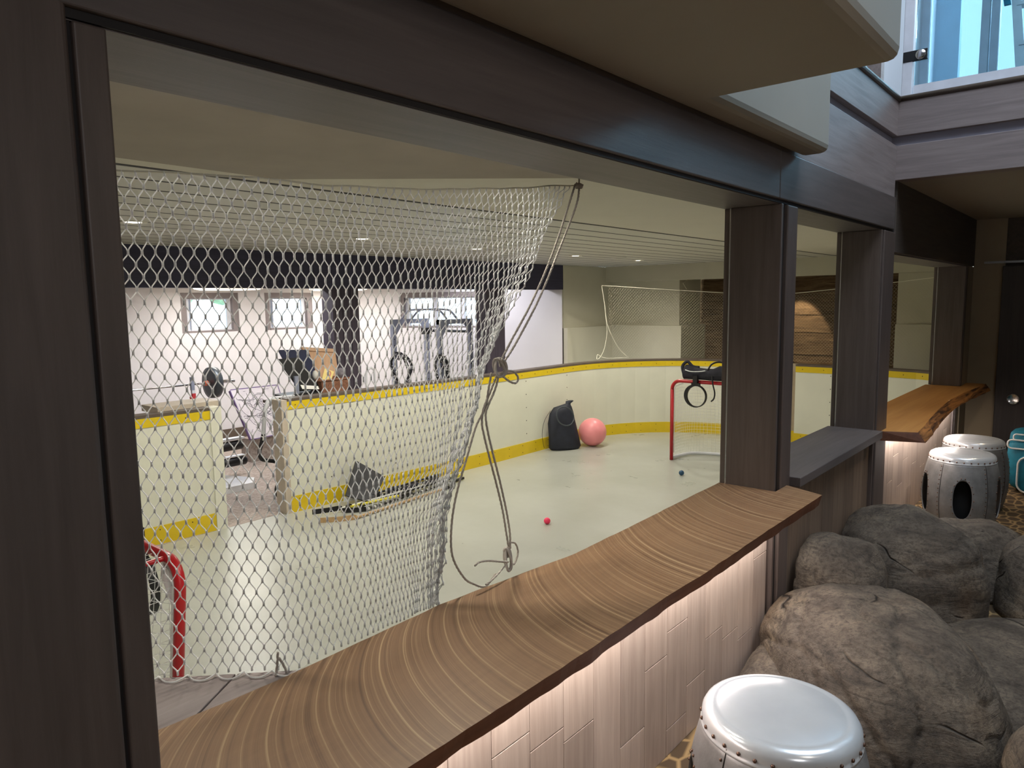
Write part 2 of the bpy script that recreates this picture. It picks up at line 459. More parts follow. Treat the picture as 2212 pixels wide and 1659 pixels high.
# left post, close to the camera
t = bpy.data.objects.new('trim_4', None); COL.objects.link(t); t.location = (0, YF, 0); ORG[t.name] = t.location.copy(); t['kind'] = 'structure'
MB().box((-1.2, YF-0.004, 0.0), (0.392, YF+0.03, 2.02)).build('front_casing', 'frame', t, bevel=0.008)
MB().box((-1.2, YF+0.03, 0.0), (0.40, YB-0.02, 1.99)).build('post_core', 'frame', t)
MB().box((0.400, YF+0.004, 0.0), (0.444, YF+0.03, 1.99)).build('inner_stop', 'frame', t, bevel=0.004)
MB().box((0.392, YF+0.014, 0.0), (0.400, YF+0.03, 1.99)).build('shadow_gap', 'groove', t)
# lintel beam
t = bpy.data.objects.new('trim_5', None); COL.objects.link(t); t.location = (2, YF, 1.99); ORG[t.name] = t.location.copy(); t['kind'] = 'structure'
MB().box((-1.2, YF-0.006, 2.005), (3.02, YF+0.05, 2.2)).box((3.023, YF-0.006, 2.005), (4.96, YF+0.05, 2.2)).build('beam_face', 'frame_x', t, bevel=0.005)
MB().box((-1.2, YF+0.006, 1.992), (5.0, YF+0.05, 2.006)).build('shadow_gap', 'groove', t)
MB().box((-1.2, YF+0.012, 1.99), (5.0, YB, 2.06)).build('lintel_soffit', 'frame_x', t)
MB().box((-1.2, YF+0.05, 2.06), (5.0, YB, 2.2)).build('lintel_core', 'frame_x', t)
# lower lintel over the far opening and wood above it
t = bpy.data.objects.new('trim_6', None); COL.objects.link(t); t.location = (6.5, YF, 1.86); ORG[t.name] = t.location.copy(); t['kind'] = 'structure'
MB().box((5.0, YF-0.004, 1.868), (8.14, YF+0.03, 2.33)).build('beam_face', 'darkwall', t, bevel=0.004)
MB().box((5.0, YF+0.012, 1.858), (8.14, YB, 2.3)).build('lintel_soffit', 'frame_x', t)
# panel wall below the first counter (individual vertical boards)
def board_wall(name, x0, x1, y, z0, z1, w, mat, joints, seed):
    rnd = random.Random(seed); mb = MB(); x = x0; i = 0
    while x < x1 - 0.01:
        xe = min(x + w, x1); cuts = [z0] + sorted(j for j in joints(i) if z0 < j < z1) + [z1]
        for a, b in zip(cuts, cuts[1:]): mb.box((x+0.0012, y, a+0.0012), (xe-0.0012, y+0.02, b-0.0012))
        x = xe; i += 1
    mb.box((x0, y+0.012, z0), (x1, YB-0.01, z1))
    return struct(name, mb, mat, bevel=0.0015)
JT = {0:[.47], 2:[.36,.0], 3:[.62], 4:[.19], 5:[.38], 6:[.46,.1], 7:[.20], 8:[.32], 10:[.20], 11:[.5]}
board_wall('wall_counter', -0.28 - 0.0, 3.03, YF+0.012, 0.0, 0.712, 0.1507, 'panel', lambda i: JT.get(i-10, [0.15 + 0.37*((i*37) % 10)/10]), 1)
board_wall('wall_sill', 3.25, 4.70, YF+0.02, 0.0, 0.745, 0.19, 'darkpanel', lambda i: [], 2)
board_wall('wall_far_counter', 5.0, 7.45, YF+0.012, 0.0, 0.698, 0.15, 'panel', lambda i: [0.2 + 0.4*((i*7) % 5)/5], 3)
struct('trim_7', MB().box((7.45, YF, 0), (7.52, YF+0.03, 0.699)).box((7.545, YF, 0), (7.60, YF+0.03, 0.699)).box((7.45, YF+0.03, 0), (7.6, YB, 0.699)), 'fascia')
struct('wall_far_corner', MB().box((7.80, YF+0.002, 0.0), (8.14, YB, 1.862)).box((7.6, YF+0.012, 0.0), (7.80, YB, 0.699)), 'beige')
# sill of the second opening
struct('trim_8', MB().box((3.25, 1.062, 0.745), (4.70, YB+0.01, 0.79)), 'frame_x', bevel=0.004)
# right-hand end wall of the viewing area
struct('wall_right', MB().box((8.14, -3.2, 0), (8.3, 0.88, 2.3)), 'darkwall')
struct('trim_9', MB().box((8.12, 0.865, 0), (8.3, YF, 2.3)), 'beige')
dr = bpy.data.objects.new('door_1', None); COL.objects.link(dr); dr.location = (8.06, 0.35, 0); ORG['door_1'] = Vector((8.06, 0.35, 0)); dr['kind'] = 'structure'
MB().box((8.05, -0.25, 0.02), (8.10, 0.875, 1.86)).build('door_leaf', 'door', dr, bevel=0.006)
MB().lathe([(0.0, 0.0), (0.042, 0.0), (0.052, 0.006), (0.052, 0.02)], (8.046, 0.73, 0.63), 24, axis=(-1, 0, 0)).build('flush_pull', 'chrome', dr)
MB().box((8.03, -1.3, 1.885), (8.045, 1.02, 1.905)).build('sliding_rail', 'chrome', dr)
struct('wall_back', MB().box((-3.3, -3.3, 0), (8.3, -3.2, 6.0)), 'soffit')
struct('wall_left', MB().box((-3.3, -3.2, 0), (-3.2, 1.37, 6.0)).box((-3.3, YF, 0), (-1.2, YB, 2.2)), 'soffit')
# ceilings of the viewing side: L-shaped soffit with rounded edges, atrium beyond it
pL = [(-3.2, -3.2), (1.62, -3.2), (1.62, 0.478), (2.135, 0.478), (2.135, 0.985), (3.25, 0.985), (3.25, 1.12), (-3.2, 1.12)]
pL = [(-3.2, -3.2), (2.135, -3.2), (2.135, 0.985), (3.25, 0.985), (3.25, 1.12), (-3.2, 1.12)]
pL = [(-3.2, 0.478), (2.135, 0.478), (2.135, 0.985), (3.25, 0.985), (3.25, 1.105), (-3.2, 1.105)]
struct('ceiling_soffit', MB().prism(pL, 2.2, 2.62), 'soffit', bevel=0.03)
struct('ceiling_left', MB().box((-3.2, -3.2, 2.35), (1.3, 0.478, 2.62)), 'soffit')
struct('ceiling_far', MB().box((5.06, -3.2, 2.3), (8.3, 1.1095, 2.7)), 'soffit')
# fascia above the lintel and its return
def fascia(name, axis, extra=0):
    t = bpy.data.objects.new(name, None); COL.objects.link(t); t['kind'] = 'structure'
    if axis == 'x':
        t.location = (4, YF, 2.2); ORG[t.name] = t.location.copy()
        MB().box((-3.2, YF, 2.2), (4.955, YF+0.12, 2.505)).build('lower_board', 'fascia', t, bevel=0.003)
        MB().box((-3.2, YF, 2.562), (4.955, YF+0.12, 2.765)).build('upper_board', 'fascia', t, bevel=0.003)
        MB().box((-3.2, YF+0.035, 2.50), (4.99, YF+0.12, 2.57)).build('recess', 'lavender', t)
        MB().tube([(-3.2, YF+0.0, 2.778), (4.975, YF+0.0, 2.778)], 0.017, 10).box((-3.2, YF, 2.765), (4.97, YF+0.12, 2.795)).build('nosing', 'cap', t)
    else:
        t.location = (4.99, 0, 2.3); ORG[t.name] = t.location.copy()
        MB().box((4.955, -3.2, 2.30), (5.07, YF+0.12, 2.505)).build('lower_board', 'fascia_y', t, bevel=0.003)
        MB().box((4.955, -3.2, 2.562), (5.07, YF+0.12, 2.765)).build('upper_board', 'fascia_y', t, bevel=0.003)
        MB().box((4.99, -3.2, 2.50), (5.07, YF+0.12, 2.57)).build('recess', 'lavender', t)
        MB().tube([(4.96, -3.2, 2.778), (4.96, YF+0.01, 2.778)], 0.017, 10).box((4.96, -3.2, 2.765), (5.07, YF+0.12, 2.795)).build('nosing', 'cap', t)
fascia('trim_10', 'x'); fascia('trim_11', 'y')
# upper floor seen through the atrium
struct('wall_upper', MB().box((-3.2, 1.34, 2.80), (4.62, 1.46, 5.6)), 'lavender')
struct('wall_upper_cream', MB().box((4.62, 1.40, 2.80), (5.35, 1.5, 5.6)), 'ceil')
struct('trim_12', MB().box((4.66, 1.30, 2.80), (4.72, 1.36, 5.6)).box((4.95, 1.22, 2.80), (5.02, 1.30, 5.6)), 'fascia')
struct('floor_upper', MB().box((5.07, -3.2, 2.70), (9.0, 1.5, 2.80)).box((-3.2, 1.234, 2.70), (5.07, 1.5, 2.80)), 'fascia_y')
gp = thing('glass_railing', (5.04, 0.3, 2.8), 'clear glass railing panel with a round clamp on the upper floor', 'railing')
MB().box((5.035, -3.1, 2.86), (5.047, 1.055, 3.95)).build('glass_panel', 'railglass', gp)
MB().box((5.03, -3.1, 2.80), (5.055, 1.055, 2.862)).build('bottom_channel', 'trimwhite', gp)
MB().box((5.012, 1.062, 2.80), (5.06, 1.118, 4.05)).build('end_post', 'trimwhite', gp, bevel=0.004)
cl = MB().box((5.008, 0.985, 3.0), (5.032, 1.115, 3.06)).build('clamp', 'black', gp, bevel=0.003)
MB().lathe([(0, 0), (0.026, 0), (0.029, -0.004), (0.029, -0.012)], (5.0, 1.02, 3.03), 24, axis=(-1, 0, 0)).build('clamp_knob', 'chrome', cl)
# window wall of the upper floor
wd = bpy.data.objects.new('window_1', None); COL.objects.link(wd); wd.location = (7.4, -0.5, 2.8); ORG['window_1'] = wd.location.copy(); wd['kind'] = 'structure'
f = MB().box((7.35, -3.2, 2.80), (7.45, 1.5, 2.95)).box((7.35, -3.2, 5.0), (7.45, 1.5, 5.6))
for yy in (1.44, 1.0, 0.93, 0.40, -0.4, -1.4, -2.4): f.box((7.36, yy, 2.9), (7.44, yy+0.06, 5.0))
f.build('window_frame', 'trimwhite', wd)
MB().box((7.395, -3.1, 2.95), (7.405, 1.45, 5.0)).build('pane', 'glass', wd)
MB().box((7.9, 1.30, 2.4), (8.0, 2.2, 5.6)).build('outer_siding', 'skyside', wd)
ld = thing('step_ladder', (6.35, 0.66, 2.8), 'white paint-spattered step ladder standing behind the upper glass railing', 'ladder')
for a, b in (((6.3, 0.80, 4.6), (6.3, 0.62, 2.8)), ((6.3, 0.50, 4.6), (6.3, 0.34, 2.8)), ((6.55, 0.74, 4.6), (6.9, 0.60, 2.8))):
    MB().obox([(a[i]+b[i])/2 for i in range(3)], Vector([(b[i]-a[i])/2 for i in range(3)]), (0, 0.028, 0), (0.015, 0, 0)).build('rail', 'whitemetal', ld)
for k in range(6):
    z = 3.05 + 0.27*k; y0 = 0.62 + (z-2.8)*0.1; MB().box((6.28, y0-0.28, z), (6.38, y0, z+0.025)).build('rung', 'whitemetal', ld)
MB().obox((6.27, 0.80, 3.9), (0, 0.05, 0.3), (0.01, 0, 0), (0, 0.02, 0)).build('rag', 'teal', ld)
# upper walls closing the atrium
struct('wall_upper_end', MB().box((5.35, 1.5, 2.4), (9.2, 1.6, 5.6)).box((7.45, -3.2, 2.3), (9.2, -3.1, 5.6)), 'wallwhite')
struct('ceiling_upper', MB().box((-3.3, -3.3, 5.6), (1.5, 1.6, 5.7)).box((5.06, -3.3, 5.6), (7.5, 1.6, 5.7)).box((1.5, -3.3, 5.6), (5.06, -1.8, 5.7)).box((1.5, 1.0, 5.6), (5.06, 1.6, 5.7)), 'wallwhite')
struct('window_2', MB().box((1.5, -1.8, 5.63), (5.06, 1.0, 5.64)), 'glass')

# ------------------------------------------------------------------ counters
sl = thing('wood_counter', (1.6, 1.15, 0.72), 'thick pale brown slab counter with curved saw marks, running under the large opening', 'counter')
back = [(0.30, 1.40), (0.56, 1.416), (0.70, 1.405), (0.84, 1.398), (1.05, 1.402), (1.33, 1.405), (1.60, 1.378), (1.90, 1.345), (2.3, 1.35), (2.8, 1.362), (3.063, 1.365)]
front = [(-0.4, 0.944), (0.3, 0.941), (0.80, 0.940), (1.1, 0.936), (1.36, 0.934), (1.8, 0.938), (2.0, 0.931), (2.5, 0.934), (2.9, 0.932), (3.125, 0.930)]
out = front + [(3.20, 1.106), (3.063, 1.106)] + back[::-1] + [(0.30, 1.38), (0.446, 1.38), (0.446, 1.106), (-0.4, 1.106)]
out = front + [(3.20, 1.106), (3.063, 1.106)] + back[::-1][:-1] + [(0.447, 1.41), (0.447, 1.106), (-0.4, 1.106)]
n = len(out); mb = MB()
sub = []
for i in range(n):
    a = Vector(out[i]); b = Vector(out[(i+1) % n]); k = max(1, int((b-a).length/0.03)) if (a.y < 1.0 and b.y < 1.0) or (a.y > 1.3 and b.y > 1.3) else 1
    for j in range(k):
        p = a.lerp(b, j/k)
        if k > 1: p.y += 0.003*noise.noise(Vector((p.x*14, 3, p.y)))
        sub.append((p.x, p.y))
m = len(sub)
mb.add([(x, y, 0.76) for x, y in sub], [tuple(range(m))])
mb.cur = 1
vs = [(x, y, 0.76) for x, y in sub] + [(x + 0.0, y + (0.012 + 0.006*noise.noise(Vector((x*9, 7, 0))) if y < 1.0 else 0), 0.713) for x, y in sub]
mb.add(vs, [(i, i+m, (i+1) % m + m, (i+1) % m) for i in range(m)] + [tuple(range(m, 2*m))[::-1]])
mb.build('slab', ['counter', 'counteredge'], sl, world_origin=False)
MB().box((0.46, 1.085, 0.700), (3.02, 1.105, 0.712)).build('light_strip', 'led', sl, label='glowing light strip under the slab')
# second, live-edge counter
s2 = thing('live_edge_counter', (6.6, 1.1, 0.70), 'honey-coloured counter slab with rough bark edge in the far opening', 'counter')
topo = [(4.94, 0.92), (5.2, 0.935), (5.5, 0.96), (6.0, 0.995), (6.6, 1.02), (7.2, 1.005), (7.7, 0.97), (8.04, 0.95), (8.04, 1.106), (7.8, 1.106), (7.7, 1.106), (7.695, 1.39), (5.005, 1.39), (5.005, 1.11), (4.86, 1.11)]
m = len(topo); mb = MB(); mb.add([(x, y, 0.76) for x, y in topo], [tuple(range(m))])
mb.cur = 1
fr = []
N = 60
base = [p for p in topo[:8]]
def samp(t):
    k = t*(len(base)-1); i = min(int(k), len(base)-2); a = Vector(base[i]); b = Vector(base[i+1]); return a.lerp(b, k-i)
for i in range(N+1):
    p = samp(i/N); w = 0.012*noise.noise(Vector((p.x*6, 1, 2)))
    fr.append([(p.x, p.y, 0.7601), (p.x, p.y-0.016+w, 0.742), (p.x, p.y-0.034+w*1.5, 0.722), (p.x, p.y-0.045+w, 0.70)])
vs = [q for r in fr for q in r]
mb.smooth = True
mb.add(vs, [(i*4+k, i*4+k+1, (i+1)*4+k+1, (i+1)*4+k) for i in range(N) for k in range(3)])
mb.smooth = False; mb.cur = 2
lo = [(4.94, 0.875)] + [(samp(i/20).x, samp(i/20).y-0.045) for i in range(1, 21)] + topo[8:]
mb.add([(x, y, 0.70) for x, y in lo], [tuple(range(len(lo)))[::-1]])
mb.add([(4.94, 0.92, 0.76), (4.86, 1.11, 0.76), (4.86, 1.11, 0.70), (4.94, 0.875, 0.70), (4.94, 0.904, 0.742)], [(0, 1, 2, 3, 4)])
mb.add([(7.695, 1.39, .76), (5.005, 1.39, .76), (5.005, 1.39, .70), (7.695, 1.39, .70)], [(0, 1, 2, 3)])
mb.build('slab', ['slab2', 'bark', 'counteredge'], s2)
MB().box((5.02, 1.085, 0.690), (7.4, 1.105, 0.700)).build('light_strip', 'led', s2, label='glowing light strip under the slab')
# corner ledge behind the counter, at the chamfered rink corner
lg = MB()
lg.prism([(0.89, 1.372), (0.89, 1.425), (0.79, 1.525), (0.56, 1.372)], 0.70, 0.745)
lg.prism([(0.555, 1.374), (0.786, 1.528), (0.46, 1.85), (0.16, 1.60), (0.40, 1.374)], 0.70, 0.745)
lg.prism([(0.157, 1.603), (0.457, 1.854), (-0.3, 2.60), (-0.3, 1.60)], 0.70, 0.745)
struct('trim_13', lg, 'fascia', bevel=0.002)
struct('wall_rink_corner', MB().prism([(0.87, 1.372), (0.87, 1.42), (-0.3, 2.585), (-0.3, 1.372)], -0.6, 0.699), 'board')

# ------------------------------------------------------------------ RINK and GYM shell
struct('floor_rink', MB().box((-1.4, 1.37, -0.7), (12.6, 6.66, -0.6)), 'rinkfloor')
struct('floor_gym', MB().box((-1.4, 6.66, -0.7), (10.3, 11.4, -0.598)), 'carpet')
struct('wall_near', MB().box((-1.4, 1.3705, -0.6), (8.2, 1.42, 0.695)), 'board')
struct('wall_rink_left', MB().box((-1.5, 1.37, -0.7), (-1.4, 11.4, 2.5)), 'wallwhite')
# smooth ceiling, soffit with shade in its colour and slatted ceiling
struct('ceiling', MB().box((-1.5, 1.30, 2.202), (13.0, 3.28, 2.3)), 'ceil')
struct('ceiling_drop', MB().prism([(-1.5, 1.371), (3.12, 1.371), (2.68, 1.83), (1.76, 2.79), (-1.5, 2.79)], 2.13, 2.203), 'ceilshade', bevel=0.006)
sm = MB(); y = 3.30
while y < 7.38:
    sm.cur = 0; sm.box((-1.5, y+0.017, 2.2), (11.5, min(y+0.283, 7.38), 2.21)); sm.cur = 1; sm.box((-1.5, y-0.017, 2.2006), (11.5, y+0.017, 2.21)); y += 0.30
struct('ceiling_slats', sm, ['slat', 'groove'])
struct('ceiling_backing', MB().box((-1.5, 3.30, 2.225), (11.6, 7.6, 2.3)), 'groove')
# olive end walls, stepped, with a ledge at z 1.13
struct('wall_olive', MB().box((10.08, 7.38, -0.6), (11.75, 7.5, 2.2)).box((11.62, 5.98, 1.13), (12.45, 7.5, 2.2)).box((11.5, 5.88, -0.6), (12.5, 7.5, 1.13)).box((10.08, 7.30, -0.6), (11.5, 7.5, 1.125)), 'wallolive', bevel=0.004)
struct('wall_olive_right', MB().box((11.5, 1.3, -0.6), (11.7, 2.50, 1.19)).box((11.56, 1.3, 1.19), (11.7, 2.50, 2.2)).box((8.2, 1.2, -0.6), (11.7, 1.37, 2.2)), 'wallolive')
struct('wall_bulkhead', MB().box((11.42, 1.37, 1.925), (11.62, 7.38, 2.2)), 'wallolive')
pk = MB(); z = -0.6
k = 0
for zt in (0.62, 0.63, 1.0, 1.30, 1.62, 2.0):
    if zt - z > 0.02: pk.box((12.45, 2.45, z+0.007), (12.5+0.004*(k % 2), 5.92, zt-0.007))
    z = zt; k += 1
pk.box((12.47, 2.3, -0.6), (12.6, 6.0, 2.2))
struct('wall_planks', pk, 'planks')
struct('wall_alcove', MB().box((11.701, 2.44, -0.6), (12.449, 2.50, 2.2)), 'wallolive')
struct('ceiling_alcove', MB().box((11.6, 2.3, 2.0), (12.6, 6.0, 2.1)), 'wallolive')
# gym: dark beam, two columns, window walls
struct('trim_14', MB().box((-1.4, 7.38, 1.785), (10.07, 7.62, 2.2)), 'gymbeam')
cm = MB().box((5.33, 7.40, -0.6), (5.725, 7.62, 1.785))
for xx in (5.47, 5.6): cm.box((xx, 7.392, -0.6), (xx+0.006, 7.40, 1.785))
struct('trim_15', cm, 'gymcol')
struct('trim_16', MB().box((8.13, 7.40, -0.6), (8.55, 7.62, 1.785)), 'gymcol')
struct('ceiling_gym', MB().box((-1.5, 7.4, 2.2), (11.2, 9.0, 2.3)).box((-1.5, 9.0, 1.885), (11.2, 11.6, 2.3)), 'ceil')
def wall_holes(name, ox, oy, dx, dy, L, z0, z1, holes, mat, th=0.16):
    # wall along direction (dx,dy) from (ox,oy); thickness to the outside (left normal)
    nx, ny = -dy, dx; mb = MB()
    def seg(a, b, za, zb):
        c = Vector((ox+dx*(a+b)/2+nx*th/2, oy+dy*(a+b)/2+ny*th/2, (za+zb)/2))
        mb.obox(c, Vector((dx, dy, 0))*(b-a)/2, Vector((nx, ny, 0))*th/2, Vector((0, 0, (zb-za)/2)))
    prev = 0
    for a, b, za, zb in holes:
        seg(prev, a, z0, z1); seg(a, b, z0, za); seg(a, b, zb, z1); prev = b
    seg(prev, L, z0, z1)
    return struct(name, mb, mat)
wall_holes('wall_gym', -1.4, 11.1, 1, 0, 9.9, -0.6, 2.2, [(6.59, 7.55, 1.172, 1.80), (8.02, 8.96, 1.166, 1.80)], 'wallwhite')
D = Vector((0.407, -0.914)); D.normalize()
w3s = (8.4, 11.1)
a3 = (Vector((8.815, 10.165)) - Vector(w3s)).length; b3 = (Vector((9.52, 8.585)) - Vector(w3s)).length
wall_holes('wall_gym_right', w3s[0], w3s[1], D.x, D.y, 4.06, -0.6, 2.2, [(a3, b3, 1.137, 1.78)], 'wallwhite')
# ledge line on the gym walls and dark skirting
struct('baseboard_gym', MB().box((-1.4, 11.07, -0.598), (8.3, 11.1, -0.42)), 'cap')
def window(name, ox, oy, dx, dy, a, b, z0, z1, mull, side=0.10, top=0.09, bot=0.03):
    nx, ny = -dy, dx
    t = bpy.data.objects.new(name, None); COL.objects.link(t); t.location = (ox+dx*(a+b)/2, oy+dy*(a+b)/2, z0); ORG[name] = t.location.copy(); t['kind'] = 'structure'
    def bx(mb, a0, a1, za, zb, d0, d1):
        c = Vector((ox+dx*(a0+a1)/2+nx*(d0+d1)/2, oy+dy*(a0+a1)/2+ny*(d0+d1)/2, (za+zb)/2))
        mb.obox(c, Vector((dx, dy, 0))*(a1-a0)/2, Vector((nx, ny, 0))*(d1-d0)/2, Vector((0, 0, (zb-za)/2)))
    mb = MB()
    bx(mb, a, a+side, z0, z1, 0.02, 0.16); bx(mb, b-side, b, z0, z1, 0.02, 0.16); bx(mb, a+side, b-side, z1-top, z1, 0.02, 0.16); bx(mb, a+side, b-side, z0, z0+bot, 0.005, 0.16)
    mb.build('surround', 'winreveal', t)
    ia, ib, za, zb = a+side, b-side, z0+bot, z1-top
    mb = MB(); w = 0.035
    bx(mb, ia, ib, za, za+w*0.6, 0.08, 0.15); bx(mb, ia, ib, zb-w*0.6, zb, 0.08, 0.15)
    for q in [ia] + [ia + (ib-ia)*m_ - w for m_ in mull] + [ib-2*w]: bx(mb, q, q+2*w, za, zb, 0.09, 0.14)
    for q in [ia+2*w+0.01] + [ia + (ib-ia)*m_ + w + 0.01 for m_ in mull]: bx(mb, q, q+0.012, za, zb, 0.06, 0.13)
    mb.build('window_frame', 'trimwhite', t)
    mb = MB(); bx(mb, ia, ib, za, zb, 0.118, 0.122); mb.build('pane', 'glass', t)
window('window_3', -1.4, 11.1, 1, 0, 6.59, 7.55, 1.172, 1.80, [])
window('window_4', -1.4, 11.1, 1, 0, 8.02, 8.96, 1.166, 1.80, [])
window('window_5', w3s[0], w3s[1], D.x, D.y, a3, b3, 1.137, 1.78, [0.36, 0.69], side=0.06)
hd = MB()
rnd = random.Random(3)
for i in range(260):
    c = (rnd.uniform(4.5, 8.0), rnd.uniform(14.2, 14.9), rnd.uniform(1.78, 2.35)); hd.ball(c, rnd.uniform(0.12, 0.3), 6, (1, 1, 0.7))
tag(hd.build('hedge', 'leaf'), 'pale green hedge seen through the left gym window', 'hedge')

# ------------------------------------------------------------------ rink boards
def rink_board(path, label, end_left=None, end_right=None, ztop=0.62):
    x0, y0 = path[0]
    t = thing('rink_board', (x0, y0, -0.6), label, 'rink boards')
    pp = [(p[0], p[1]) for p in path]
    sc = MB().strip(pp, 0.0, 0.13, -0.6, ztop-0.025); sc.cur = 1
    MB().strip(pp, -0.008, 0.0, -0.6, -0.425).build('kick_strip', 'yellow', t, label='yellow kick strip')
    MB().strip(pp, -0.006, 0.0, ztop-0.115, ztop-0.03).build('top_strip', 'yellow', t, label='yellow strip along the top')
    MB().strip(pp, -0.008, 0.15, ztop-0.027, ztop).build('cap_rail', 'cap', t, label='brown cap rail')
    for i in range(len(pp)-1):
        a = Vector(pp[i]); b = Vector(pp[i+1]); L = (b-a).length; u = (b-a)/L; nn = Vector((-u.y, u.x)); s = 0.1
        while s < L:
            p = a + u*s - nn*0.009
            for z in (ztop-0.07, -0.46, -0.56): sc.ball((p.x, p.y, z), 0.006, 6)
            s += 0.30
        if L > 1.0 or i % 2 == 0:
            p = a + u*0.5 - nn*0.002
            for k in range(5): sc.ball((p.x, p.y, -0.3+0.19*k), 0.007, 6)
    sc.build('panel', ['board', 'screw'], t)
    return t
rb1 = rink_board([(-1.38, 6.80), (1.5, 6.76), (3.33, 6.67)], 'white rink board section left of the gym doorway')
MB().box((3.33, 6.655, -0.6), (3.44, 6.80, 0.62)).build('end_trim', 'board', rb1)
MB().box((2.9, 6.80, 0.60), (3.5, 7.15, 0.66)).build('shelf', 'endtrim', rb1)
PT = [(4.12, 6.60), (5.0, 6.54), (6.2, 6.48), (7.4, 6.45), (8.4, 6.46)]
for k in range(0, 13):
    th = PI/2 - k*(PI/2)/12
    PT.append((8.95 + 2.05*math.cos(th)**0.92, 4.35 + 2.11*math.sin(th)**0.92))
PT.append((11.0, 3.80))
rb2 = rink_board(PT, 'long white rink board with yellow strips, curving round the far end')
MB().box((4.055, 6.585, -0.6), (4.12, 6.76, 0.61)).build('end_trim', 'endtrim', rb2)
rb3 = rink_board([(10.82, 3.66), (10.82, 2.6), (10.72, 2.05), (10.45, 1.55), (10.3, 1.425)], 'short white rink board stepped inward beyond the second opening', ztop=0.61)
MB().strip([(11.0, 3.80), (10.99, 3.4)], 0.0, 0.12, -0.425, 0.60).build('gate_panel', 'tan', rb3)
MB().strip([(11.0, 3.80), (10.99, 3.4)], 0.0, 0.12, -0.6, -0.426).build('gate_kick_strip', 'yellow', rb3)

# ------------------------------------------------------------------ nets and ropes
def tube_edge(mb, a, b, r, seg=4): mb.tube([a, b], r, seg, caps=False)
net = thing('safety_net', (0.87, 1.45, 0.75), 'white knotted safety net hanging behind the large opening, tied back on its right', 'net')
rn = random.Random(11)
NC, NR = 70, 41
DG = 0.80      # length of the diagonal part
FL = 1.19
def net_pos(i, j):
    a = (DG + FL) * (i) / NC           # plan length from the left end
    t = j / NR                         # 0 top .. 1 bottom
    # top height profile
    def ztop(a):
        if a < DG: return 1.915 - 0.045 * (a/DG)
        q = (a-DG)/FL
        return 1.87 + 0.115*q**1.6
    if a <= DG:
        q = a / DG
        x = 0.87 - (DG - a)*0.7071; y = 1.43 + (DG - a)*0.7071
        zb = 0.752
    else:
        b = a - DG
        # available width as a function of height
        zz = ztop(a) + (0.76 - ztop(a))*t
        pts = [(2.02, 1.19), (1.9, 1.10), (1.8, 1.01), (1.7, 0.94), (1.6, 0.86), (1.5, 0.79), (1.40, 0.715), (1.3, 0.69), (1.2, 0.635), (1.08, 0.57), (1.0, 0.535), (0.9, 0.52), (0.76, 0.50)]
        w = pts[-1][1]
        for (z1, w1), (z2, w2) in zip(pts, pts[1:]):
            if z2 <= zz <= z1: w = w1 + (w2-w1)*(z1-zz)/(z1-z2); break
        if zz > pts[0][0]: w = pts[0][1]
        p = FL / w
        b2 = w * (1 - max(0.0, 1 - b/FL)**p)
        x = 0.87 + b2; y = 1.43
        gath = max(0.0, b/FL - 0.45)/0.55 * (1 - w/FL) * 2
        y += 0.035*gath*noise.noise(Vector((i*0.9, j*0.13, 5.0))) + 0.01
        zb = 0.74
    z = ztop(a) + (zb - ztop(a))*t
    w_ = 0.006
    x += w_*noise.noise(Vector((i*0.25, j*0.2, 1))); z += w_*noise.noise(Vector((i*0.25, j*0.2, 9)))
    y += 0.02*noise.noise(Vector((i*0.12, j*0.1, 4)))*min(1, t*4)
    return Vector((x, y + 0.02, z))
tw = MB(); kn = MB()
nodes = {}
for j in range(NR+1):
    for i in range(NC+1):
        ii = i + (0.5 if j % 2 else 0.0)
        if ii > NC: continue
        nodes[(i, j)] = net_pos(ii, j)
for (i, j), p in nodes.items():
    if p.y > 2.02: continue
    kn.tube([p + Vector((0, 0, 0.006)), p - Vector((0, 0, 0.006))], 0.0027, 5)
    for di in ((0, -1) if j % 2 == 0 else (0, 1)):
        q = nodes.get((i+di, j+1))
        if q is None: continue
        d = (q-p); mid1 = p + d*0.3 + Vector((-d.x*0.13, 0, 0)); mid2 = p + d*0.7 + Vector((d.x*0.13, 0, 0))
        tw.tube([p, mid1, mid2, q], 0.0015, 4, caps=False)
tw.build('mesh_twine', 'netwhite', net); kn.build('knots', 'netwhite', net)
lp = MB()
for k in range(9):
    a = Vector((0.48 + 0.045*k, 1.82 - 0.045*k, 0.753)); b = a + Vector((0.045, -0.045, 0))
    lp.tube(smooth_path([a, a.lerp(b, 0.3) + Vector((-0.012, -0.012, -0.004)), a.lerp(b, 0.7) + Vector((-0.014, -0.014, -0.004)), b], 4), 0.0018, 5)
lp.build('edge_loops', 'netwhite', net)
# top cord carrying the net
tc = MB()
tc.tube([net_pos(i, 0) + Vector((0, 0, 0.004)) for i in range(0, NC+1)] + [Vector((2.075, 1.45, 1.992))], 0.0026, 6)
tc.build('top_cord', 'ropefar', net)
hk = MB().tube([(2.075, 1.45, 2.06), (2.075, 1.45, 2.0), (2.06, 1.44, 1.985), (2.045, 1.44, 1.995)], 0.003, 6)
hk.lathe([(0.012, 0.0), (0.016, 0.012), (0.0, 0.02)], (2.06, 1.44, 1.978), 12)
tag(hk.build('ceiling_hook', 'rope'), 'small hook under the lintel holding the net corner', 'hook')
rp = thing('tie_rope', (1.58, 1.40, 0.75), 'grey twisted rope gathering the net in a knot with hanging loops', 'rope')
b_ = MB()
A = [(2.039,1.44,1.99),(1.987,1.43,1.917),(1.871,1.41,1.754),(1.75,1.40,1.6),(1.647,1.4,1.483),(1.597,1.4,1.424)]
B = [(2.075,1.45,1.99),(2.031,1.43,1.922),(1.922,1.42,1.771),(1.797,1.41,1.607),(1.681,1.41,1.474),(1.625,1.41,1.421)]
